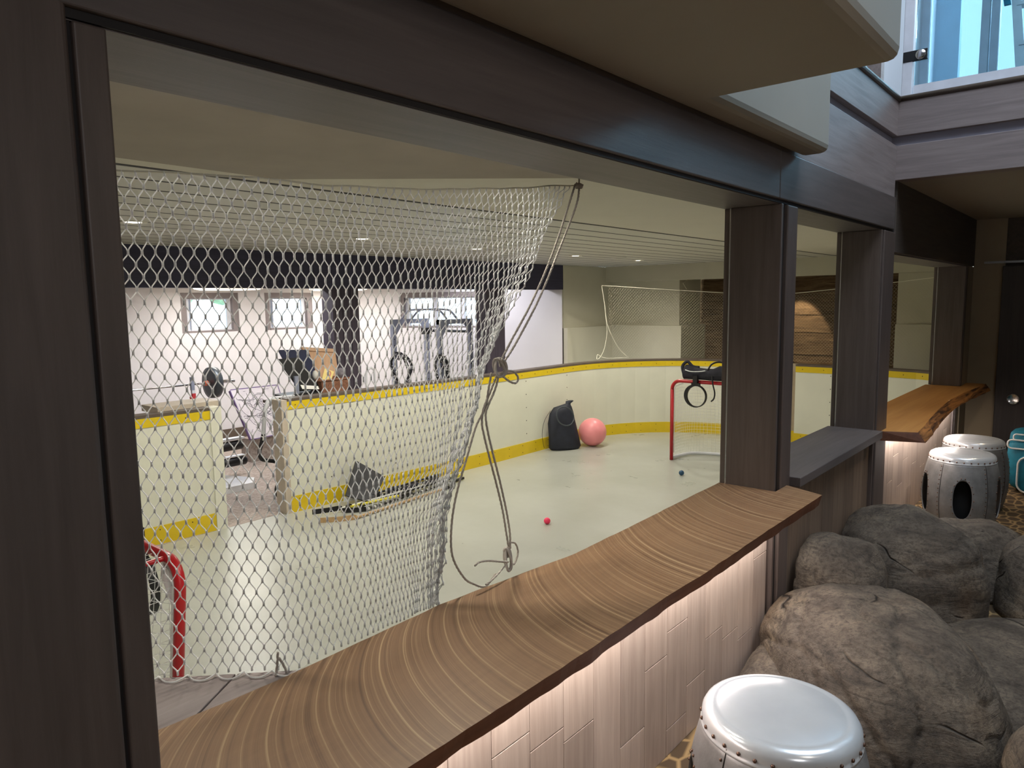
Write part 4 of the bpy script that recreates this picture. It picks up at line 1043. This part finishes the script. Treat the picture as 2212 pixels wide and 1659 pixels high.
uh = MB().tube(smooth_path([(5.553,7.1,-0.59),(5.563,7.1,0.6),(5.585,7.1,0.765),(5.67,7.1,0.785),(5.70,7.1,0.6),(5.71,7.1,-0.59)], 6), 0.014, 8)
tag(uh.build('hoop_handle', 'whitemetal'), 'thin white metal hoop standing right of the dark column', 'handle')

# squat rack with pull-up bars and battle ropes
rk = thing('power_rack', (8.05, 8.5, -0.6), 'pale grey power rack with pull-up bars under the wide gym window', 'gym rack')
UP = {'A': (7.55, 8.9), 'B': (8.27, 8.9), 'C': (7.66, 7.95), 'D': (8.33, 7.95)}
ztop = 1.335
for k, (x, y) in UP.items():
    h = MB().box((x-0.035, y-0.035, -0.598), (x+0.035, y+0.035, ztop)); h.cur = 1
    for i in range(16): h.tube([(x-0.012, y-0.0355, 1.12-0.1*i), (x-0.012, y-0.038, 1.12-0.1*i)], 0.010, 8)
    h.build('upright', ['greymetal', 'black'], rk)
for a, b2 in (('A', 'B'), ('C', 'D')):
    (x0, y0), (x1, _) = UP[a], UP[b2]
    b = MB().box((x0-0.035, y0-0.03, ztop-0.075), (x1+0.035, y0+0.03, ztop))
    for x, s in ((x0+0.035, 1), (x1-0.035, -1)):
        b.add([(x, y0-0.036, ztop-0.07), (x+s*0.14, y0-0.036, ztop-0.07), (x, y0-0.036, ztop-0.25), (x, y0-0.028, ztop-0.07), (x+s*0.14, y0-0.028, ztop-0.07), (x, y0-0.028, ztop-0.25)], [(0, 1, 2), (5, 4, 3), (0, 3, 4, 1), (1, 4, 5, 2), (2, 5, 3, 0)])
    b.build('top_beam', 'greymetal', rk)
for x in (UP['A'][0]+0.18, UP['A'][0]+0.40):
    MB().tube(smooth_path([(x, 8.9, ztop), (x+0.05, 8.8, ztop+0.12), (x+0.05, 8.65, ztop+0.15), (x+0.05, 8.2, ztop+0.15), (x+0.06, 8.05, ztop+0.12), (x+0.09, 7.95, ztop)], 5), 0.018, 8).build('pull_up_bar', 'greymetal', rk)
MB().tube([(8.28, 8.88, 1.13), (8.33, 7.97, 1.13)], 0.022, 10).build('cross_bar', 'iron', rk)
MB().box((8.20, 8.84, 1.07), (8.34, 8.96, 1.18)).build('clamp', 'black', rk)
def rope_coil(c, label, w, h, tail):
    x, y, z = c
    b = MB()
    b.tube(smooth_path([(x-w*.2, y, z), (x-w*.5, y-.01, z-.12), (x-w*.35, y-.01, z-h*.6), (x+w*.05, y, z-h), (x+w*.3, y-.01, z-h*.97), (x+w*.4, y, z-h*.6), (x+w*.2, y-.02, z-h*.25), (x, y-.02, z-0.02), (x-w*.2, y, z)], 6), 0.026, 8)
    b.tube(smooth_path([(x+.05, y-.03, z-.02), (x+w*.45, y-.05, z-h*.4), (x+w*.15, y-.06, z-h*.9), tail], 6), 0.024, 8)
    b.lathe([(0.02, -0.01), (0.055, -0.01), (0.055, 0.01), (0.02, 0.01)], (x-w*0.15, y-0.05, z-0.06), 16, axis=(0, -1, 0))
    tag(b.build('battle_rope', 'battle'), label, 'rope', 'coiled battle ropes on the rack')
rope_coil((7.60, 8.80, 0.80), 'black and white battle rope looped on the left upright of the rack', 0.42, 0.58, (7.95, 8.7, 0.12))
rope_coil((7.58, 7.86, 0.80), 'black and white battle rope looped on the middle upright of the rack', 0.26, 0.55, (7.40, 7.75, 0.10))

# ------------------------------------------------------------------ drum stools
def drum_stool(label):
    t = thing('drum_stool', (0, 0, 0), label, 'stool', 'riveted metal drum stools')
    def rb(z): return 0.188 + 0.048*math.sin(PI*min(1, max(0, (z+0.02)/0.50)))**0.8
    prof = [(rb(z), z) for z in [0.0 + 0.455*i/24 for i in range(25)]]
    inner = [(r-0.006, z) for r, z in prof[::-1]]
    loop = prof + inner + [prof[0]]
    body = MB().lathe(loop, (0, 0, 0), 96).build('body', ['drum', 'drum'], t)
    body.data.update()
    cut = MB()
    for k in range(5):
        a = 2*PI*k/5; ca, sa = math.cos(a), math.sin(a); pts = []
        for i in range(32):
            th = 2*PI*i/32; u = 0.054*math.copysign(abs(math.cos(th))**0.85, math.cos(th)); w = 0.125*math.copysign(abs(math.sin(th))**0.85, math.sin(th)); pts.append((u, w))
        vs = [(ca*0.12 - sa*u, sa*0.12 + ca*u, 0.225+w) for u, w in pts] + [(ca*0.3 - sa*u, sa*0.3 + ca*u, 0.225+w) for u, w in pts]
        cut.add(vs, [tuple(range(32))[::-1], tuple(range(32, 64))] + [(i, (i+1) % 32, (i+1) % 32+32, i+32) for i in range(32)])
    co = cut.build('cutter_tmp', 'hole', t)
    import bmesh
    for ob in (body, co):
        bm = bmesh.new(); bm.from_mesh(ob.data); bmesh.ops.remove_doubles(bm, verts=bm.verts, dist=1e-6); bmesh.ops.recalc_face_normals(bm, faces=bm.faces); bm.to_mesh(ob.data); bm.free()
    bo = body.modifiers.new('b', 'BOOLEAN'); bo.object = co; bo.operation = 'DIFFERENCE'; bo.solver = 'EXACT'
    bpy.context.view_layer.update()
    dg = bpy.context.evaluated_depsgraph_get(); me = bpy.data.meshes.new_from_object(body.evaluated_get(dg))
    body.modifiers.clear(); body.data = me; bpy.data.objects.remove(co)
    rv = MB()
    for k in range(5):
        a = 2*PI*(k+0.5)/5
        for da in (-0.02, 0.02)[:1]:
            for i in range(15):
                z = 0.02 + 0.029*i; r = rb(z)+0.001; rv.ball((r*math.cos(a+da), r*math.sin(a+da), z), 0.0042, 6)
        a = 2*PI*k/5
        for i in range(18):
            th = 2*PI*i/18; u = 0.066*math.cos(th); z = 0.225 + 0.142*math.sin(th); r = rb(z)+0.001; rv.ball((r*math.cos(a+u/r), r*math.sin(a+u/r), z), 0.0042, 6)
    for k in range(30):
        a = 2*PI*k/30; rv.ball((0.201*math.cos(a), 0.201*math.sin(a), 0.463), 0.0055, 6)
    sm_ = MB()
    for k in range(5):
        a = 2*PI*(k+0.5)/5 + 0.03; sm_.tube([((rb(z)+0.0005)*math.cos(a), (rb(z)+0.0005)*math.sin(a), z) for z in [0.0+0.455*i/16 for i in range(17)]], 0.0018, 4)
    body.data.materials.clear()
    for k_ in ('drum', 'rivet', 'screw'): body.data.materials.append(M[k_])
    bm = bmesh.new(); bm.from_mesh(body.data)
    for mbx, mi in ((rv, 1), (sm_, 2)):
        vv = [bm.verts.new(v) for v in mbx.v]
        for f_ in mbx.f:
            nf = bm.faces.new([vv[i] for i in f_]); nf.material_index = mi; nf.smooth = True
    bm.to_mesh(body.data); bm.free()
    MB().lathe([(0.0, 0.500), (0.10, 0.4998), (0.158, 0.499), (0.162, 0.4975), (0.167, 0.4985), (0.180, 0.497), (0.192, 0.490), (0.199, 0.478), (0.200, 0.462), (0.200, 0.455), (0.203, 0.452), (0.203, 0.446), (0.18, 0.446)], (0, 0, 0), 64).build('seat', 'drumtop', t)
    MB().lathe([(0.15, 0.0), (0.17, 0.2), (0.15, 0.44)], (0, 0, 0), 24).build('inner_shell', 'hole', t)
    return t
st = drum_stool('riveted silver drum stool in the right foreground below the counter')
st.scale = (1.0, 1.0, 1.045); st.location = (1.81, 0.625, 0); st.rotation_euler[2] = 0.9
for loc, rz, lb in (((5.72, 0.785, 0), PI + 0.135 + 0.06, 'riveted silver drum stool with an oval opening facing the camera, nearer of the far pair'), ((6.33, 0.80, 0), 2.4, 'riveted silver drum stool half hidden behind the other far stool')):
    c = copy_tree(st); c.location = loc; c.rotation_euler[2] = rz; c['label'] = lb

# suitcase
sc_ = thing('teal_bag', (7.1, 0.40, 0), 'teal sports bag with white piping at the right edge by the dark door', 'bag')
def pillow(name, c, h, mat, parent, e=0.45, n=24):
    b = MB(); vs = []; fs = []; m2 = n//2
    for i in range(m2+1):
        p = -PI/2 + PI*i/m2
        for k in range(n):
            a = 2*PI*k/n; sp = lambda v, e_: math.copysign(abs(v)**e_, v)
            vs.append((c[0]+h[0]*sp(math.cos(p), e)*sp(math.cos(a), e), c[1]+h[1]*sp(math.cos(p), e)*sp(math.sin(a), e), c[2]+h[2]*sp(math.sin(p), e)))
    for i in range(m2):
        for k in range(n): fs.append((i*n+k, i*n+(k+1) % n, (i+1)*n+(k+1) % n, (i+1)*n+k))
    b.smooth = True; b.add(vs, fs); return b.build(name, mat, parent)
pillow('bag_body', (7.15, 0.36, 0.235), (0.22, 0.30, 0.232), 'teal', sc_)
pillow('lid', (7.15, 0.36, 0.42), (0.20, 0.29, 0.08), 'teal', sc_)
pillow('front_pocket', (6.95, 0.34, 0.17), (0.07, 0.24, 0.16), 'teal', sc_)
def rrect(x, cy, cz, hy, hz, r=0.08, n=6):
    out = []
    for sy, sz, a0 in ((1, 1, 0), (-1, 1, PI/2), (-1, -1, PI), (1, -1, 1.5*PI)):
        for k in range(n+1):
            a = a0 + PI/2*k/n; out.append((x, cy+sy*(hy-r)+r*math.cos(a), cz+sz*(hz-r)+r*math.sin(a)))
    return out
MB().tube(rrect(6.935, 0.36, 0.40, 0.285, 0.035, 0.03), 0.007, 6, closed=True).tube(rrect(6.885, 0.34, 0.17, 0.225, 0.145, 0.07), 0.007, 6, closed=True).tube(rrect(6.955, 0.36, 0.455, 0.25, 0.025, 0.02), 0.006, 6, closed=True).build('white_piping', 'piping', sc_)

# ------------------------------------------------------------------ boulders
def boulder(c, rad, rz, label, seed, e=0.75, amp=0.10, sub=5, flat=None, cracks=()):
    import bmesh
    bm = bmesh.new(); bmesh.ops.create_icosphere(bm, subdivisions=sub, radius=1.0)
    R = Matrix.Rotation(rz, 3, 'Z')
    for v in bm.verts:
        d = v.co.normalized(); sp = lambda x, q: math.copysign(abs(x)**q, x)
        l = (abs(d.x)**(2/e) + abs(d.y)**(2/e) + abs(d.z)**(2/e))**(-e/2)
        p = d*l
        nz = noise.noise(d*1.3 + Vector((seed, 0, 0)))*1.0 + 0.45*noise.noise(d*3.1 + Vector((0, seed, 0))) + 0.12*noise.noise(d*9 + Vector((0, 0, seed)))
        rid = abs(noise.noise(d*1.7 + Vector((seed*2, 3, 1))))
        p = p*(1 + amp*nz) 
        if rid < 0.05: p *= 1 - 0.035*(1 - rid/0.05)
        v.co = Vector(c) + R @ Vector((p.x*rad[0], p.y*rad[1], p.z*rad[2]))
        for (n_, o_, w_, dp) in cracks:
            s_ = (v.co - Vector(o_)).dot(Vector(n_)) + 0.02*noise.noise(v.co*6)
            if abs(s_) < w_: v.co -= (v.co-Vector(c)).normalized()*dp*(1-abs(s_)/w_)
        if v.co.z < 0: v.co.z = v.co.z*0.05
        if v.co.y > 1.10: v.co.y = 1.10 - 0.002*random.random()
    me = bpy.data.meshes.new('boulder')
    org = Vector((c[0], c[1], 0)); bmesh.ops.translate(bm, verts=bm.verts, vec=-org)
    for f in bm.faces: f.smooth = True
    bm.to_mesh(me); bm.free(); me.materials.append(M['rock'])
    o = bpy.data.objects.new('boulder', me); COL.objects.link(o); o.location = org; ORG[o.name] = org
    tag(o, label, 'rock', 'boulders below the second opening')
    return o
boulder((2.92, 0.66, 0.0), (0.57, 0.40, 0.40), 0.52, 'largest smooth boulder behind the foreground drum stool', 1.7, e=0.72, amp=0.05, sub=6, cracks=[((0.75, -0.6, 0.3), (2.62, 0.85, 0.3), 0.012, 0.02)])
boulder((3.52, 0.98, 0.12), (0.235, 0.24, 0.34), 0.2, 'small rounded grey boulder against the panels under the sill', 4.2, amp=0.09)
boulder((4.10, 0.80, 0.10), (0.42, 0.34, 0.37), 0.5, 'rounded banded boulder directly in front of the second post', 7.1, amp=0.10, cracks=[((0.2, 0.3, 0.9), (4.0, 0.6, 0.25), 0.015, 0.03), ((0.1, 0.5, 0.85), (4.0, 0.6, 0.36), 0.015, 0.03)])
boulder((4.66, 0.60, 0.0), (0.36, 0.36, 0.34), -0.35, 'wedge-topped dark boulder in front of the far stools', 9.4, e=0.9, amp=0.12)
boulder((4.45, 0.18, 0.0), (0.34, 0.26, 0.36), 0.1, 'dark boulder at the right edge below the carpet', 12.3, amp=0.10)
boulder((3.55, 0.28, -0.04), (0.62, 0.36, 0.15), -0.3, 'low flat brown rock between the large boulder and the dark ones', 15.8, amp=0.06)
boulder((2.42, -0.10, 0.0), (0.40, 0.27, 0.34), 0.4, 'dark boulder cut by the bottom right corner', 18.2, amp=0.08)
boulder((2.68, 0.93, -0.02), (0.34, 0.17, 0.23), 0.15, 'low rock wedge at the foot of the panelled wall', 21.5, amp=0.08)

# ------------------------------------------------------------------ lights
LAMPS = [((2.236, 5.42), 'recessed ceiling lamp nearest the dark left post'), ((4.286, 5.45), 'recessed ceiling lamp above the doorway side of the net'), ((6.065, 5.66), 'recessed ceiling lamp at the middle of the slatted ceiling'), ((8.055, 5.69), 'recessed ceiling lamp just right of the tie rope'), ((9.80, 5.75), 'recessed ceiling lamp nearest the far wall')]
def lamp(name, kind, loc, energy, color, **kw):
    d = bpy.data.lights.new(name, kind); d.energy = energy; d.color = color
    tgt = kw.pop('target', None)
    for k, v in kw.items(): setattr(d, k, v)
    o = bpy.data.objects.new(name, d); COL.objects.link(o); o.location = loc
    if tgt is not None:
        o.rotation_euler = (Vector(tgt)-Vector(loc)).to_track_quat('-Z', 'Y').to_euler()
    return o
WARM = (1.0, 0.94, 0.82)
for (x, y), lb in LAMPS:
    t = thing('recessed_lamp', (x, y, 2.19), lb, 'ceiling lamp', 'recessed lamps in the slatted ceiling')
    MB().lathe([(0.055, 0.004), (0.085, 0.0), (0.092, 0.004), (0.092, 0.012)], (x, y, 2.19), 28).build('trim_ring', 'trimring', t)
    MB().lathe([(0.0, 0.006), (0.058, 0.006), (0.058, 0.012)], (x, y, 2.19), 24).build('lens', 'lens', t)
    lamp('recessed_lamp_light', 'SPOT', (x, y, 2.17), 100, WARM, spot_size=2.75, spot_blend=0.7, shadow_soft_size=0.06, target=(x, y, 0))
for x, y in ((3.3, 2.6), (6.2, 2.5), (9.0, 2.5)):
    lamp('rink_fill_spot', 'SPOT', (x, y, 2.10), 60, WARM, spot_size=2.6, spot_blend=0.8, shadow_soft_size=0.08, target=(x+.2, y+1, 0))  # added fill spots without fixtures, brighten the near part of the rink
lamp('net_fill_spot', 'SPOT', (0.75, 1.95, 2.12), 70, WARM, spot_size=2.4, spot_blend=0.8, shadow_soft_size=0.06, target=(0.95, 1.6, 0))  # two added spots, no lamps in this soffit; they brighten the net
lamp('net_fill_spot', 'SPOT', (1.75, 1.75, 2.12), 70, WARM, spot_size=2.4, spot_blend=0.8, shadow_soft_size=0.06, target=(1.6, 1.55, 0))
vt = MB()
for x, y in ((3.43, 5.45), (8.9, 5.55), (10.6, 6.1)): vt.lathe([(0.0, -0.004), (0.10, -0.004), (0.12, 0.001), (0.12, 0.006)], (x, y, 2.197), 24)
struct('trim_17', vt, 'slat')
for (x, y, R_), lb in (((5.45, 10.1, 0.48), 'wide round ceiling light over the left gym window'), ((7.55, 10.3, 0.48), 'wide round ceiling light over the second gym window')):
    t = thing('disc_light', (x, y, 1.90), lb, 'ceiling light', 'round gym ceiling lights')
    MB().lathe([(0.0, -0.066), (R_*0.85, -0.062), (R_, -0.045), (R_, 0.0)], (x, y, 1.884), 40).build('diffuser', 'disc', t)
    lamp('disc_light_lamp', 'AREA', (x, y, 1.812), 18, (1.0, 0.98, 0.97), shape='DISK', size=0.9, target=(x, y, 0))
DAY = (0.82, 0.89, 1.0)
lamp('gym_window_daylight', 'AREA', (5.7, 11.9, 2.35), 190, DAY, shape='RECTANGLE', size=1.4, size_y=0.6, target=(5.6, 10.0, 0.4))
lamp('gym_window_daylight', 'AREA', (7.1, 11.9, 2.35), 190, DAY, shape='RECTANGLE', size=1.4, size_y=0.6, target=(7.0, 10.0, 0.4))
lamp('gym_window_daylight', 'AREA', (10.2, 9.8, 2.3), 260, DAY, shape='RECTANGLE', size=2.0, size_y=0.7, target=(7.6, 8.6, 0.2))
lamp('gym_fill_light', 'AREA', (4.6, 8.4, 2.15), 55, (0.98, 0.98, 1.0), shape='DISK', size=0.9, target=(4.9, 9.0, 0))  # added fill pair without fixtures, lifts the canvas and gym interior
lamp('gym_fill_light', 'AREA', (8.6, 8.3, 2.15), 30, (0.96, 0.94, 1.0), shape='DISK', size=0.5, target=(9.6, 8.6, 0.6))
lamp('skylight_daylight', 'AREA', (3.3, -0.4, 5.55), 130, DAY, shape='RECTANGLE', size=2.6, size_y=2.2, target=(3.5, 0.2, 0))
lamp('upper_window_daylight', 'AREA', (8.9, -0.9, 4.9), 260, DAY, shape='RECTANGLE', size=3.0, size_y=1.0, target=(6.2, -0.2, 3.0))
lamp('counter_strip_light', 'AREA', (1.75, 1.055, 0.705), 11.0, (1.0, 0.91, 0.86), shape='RECTANGLE', size=2.6, size_y=0.03, target=(1.75, 1.10, 0.0))
lamp('far_counter_strip_light', 'AREA', (6.2, 1.06, 0.695), 9.0, (1.0, 0.90, 0.82), shape='RECTANGLE', size=2.3, size_y=0.03, target=(6.2, 1.10, 0.0))
lamp('rock_spot', 'SPOT', (3.4, 0.1, 2.28), 16, (1.0, 0.80, 0.58), spot_size=1.1, spot_blend=0.8, shadow_soft_size=0.04, target=(3.0, 0.55, 0.3))
lamp('rock_spot', 'SPOT', (5.6, 0.2, 2.25), 22, (1.0, 0.80, 0.56), spot_size=1.2, spot_blend=0.8, shadow_soft_size=0.04, target=(5.0, 0.75, 0.2))
lamp('counter_spot', 'SPOT', (6.3, 0.3, 2.25), 24, (1.0, 0.82, 0.58), spot_size=1.5, spot_blend=0.8, shadow_soft_size=0.05, target=(6.6, 1.0, 0.7))
lamp('room_fill_spot', 'SPOT', (1.2, -0.8, 2.30), 15, (1.0, 0.88, 0.74), spot_size=1.9, spot_blend=0.9, shadow_soft_size=0.06, target=(1.6, 0.9, 0.76))  # added spot without a fixture, brightens counter from the viewing side
lamp('plank_wall_spot', 'SPOT', (11.95, 4.15, 1.97), 70, (1.0, 0.82, 0.55), spot_size=0.95, spot_blend=0.25, shadow_soft_size=0.03, target=(12.46, 4.15, 0.72))
lamp('viewing_fill_light', 'AREA', (-0.6, -1.9, 2.3), 24, (0.96, 0.94, 0.95), shape='DISK', size=0.7, target=(1.2, 0.4, 0.9))  # added fill behind the camera, lifts the dark post and beam

# world: bright overcast sky
w = bpy.data.worlds.new('sky_world'); SC.world = w; w.use_nodes = True
nt = w.node_tree; bg_ = nt.nodes['Background']
tcw = nt.nodes.new('ShaderNodeTexCoord'); sp_ = nt.nodes.new('ShaderNodeSeparateXYZ'); rp_ = nt.nodes.new('ShaderNodeValToRGB')
nt.links.new(tcw.outputs['Generated'], sp_.inputs[0]); nt.links.new(sp_.outputs['Z'], rp_.inputs['Fac'])
rp_.color_ramp.elements[0].color = (0.80, 0.88, 1.0, 1); rp_.color_ramp.elements[1].color = (0.74, 0.86, 1.0, 1)
dt = nt.nodes.new('ShaderNodeVectorMath'); dt.operation = 'DOT_PRODUCT'; dt.inputs[1].default_value = (0.42, 0.907, 0.0)
mr = nt.nodes.new('ShaderNodeMapRange'); mr.inputs['From Min'].default_value = 0.65; mr.inputs['From Max'].default_value = 0.92; mr.inputs['To Min'].default_value = 2.2; mr.inputs['To Max'].default_value = 9.0
nt.links.new(tcw.outputs['Generated'], dt.inputs[0]); nt.links.new(dt.outputs['Value'], mr.inputs['Value']); nt.links.new(mr.outputs[0], bg_.inputs['Strength'])
nt.links.new(rp_.outputs['Color'], bg_.inputs['Color'])

# ------------------------------------------------------------------ camera
cam = bpy.data.cameras.new('camera'); co = bpy.data.objects.new('camera', cam); COL.objects.link(co)
RR = Matrix(((0.64647064, -0.0964335, 0.75681986), (-0.76281212, -0.0636176, 0.64348308), (-0.01390626, -0.99330427, -0.11468755)))
right, down, fwd = RR.col[0], RR.col[1], RR.col[2]
m3 = Matrix((right, -down, -fwd)).transposed()
co.matrix_world = Matrix.Translation((0, 0, 1.6)) @ m3.to_4x4()
cam.sensor_fit = 'HORIZONTAL'; cam.sensor_width = 36; cam.lens = 1550/2212*36; cam.clip_start = 0.02; cam.clip_end = 200
SC.camera = co
SC.view_settings.view_transform = 'Standard'; SC.view_settings.look = 'None'; SC.view_settings.gamma = 1; SC.view_settings.exposure = 0.2
SC.view_settings.use_curve_mapping = False
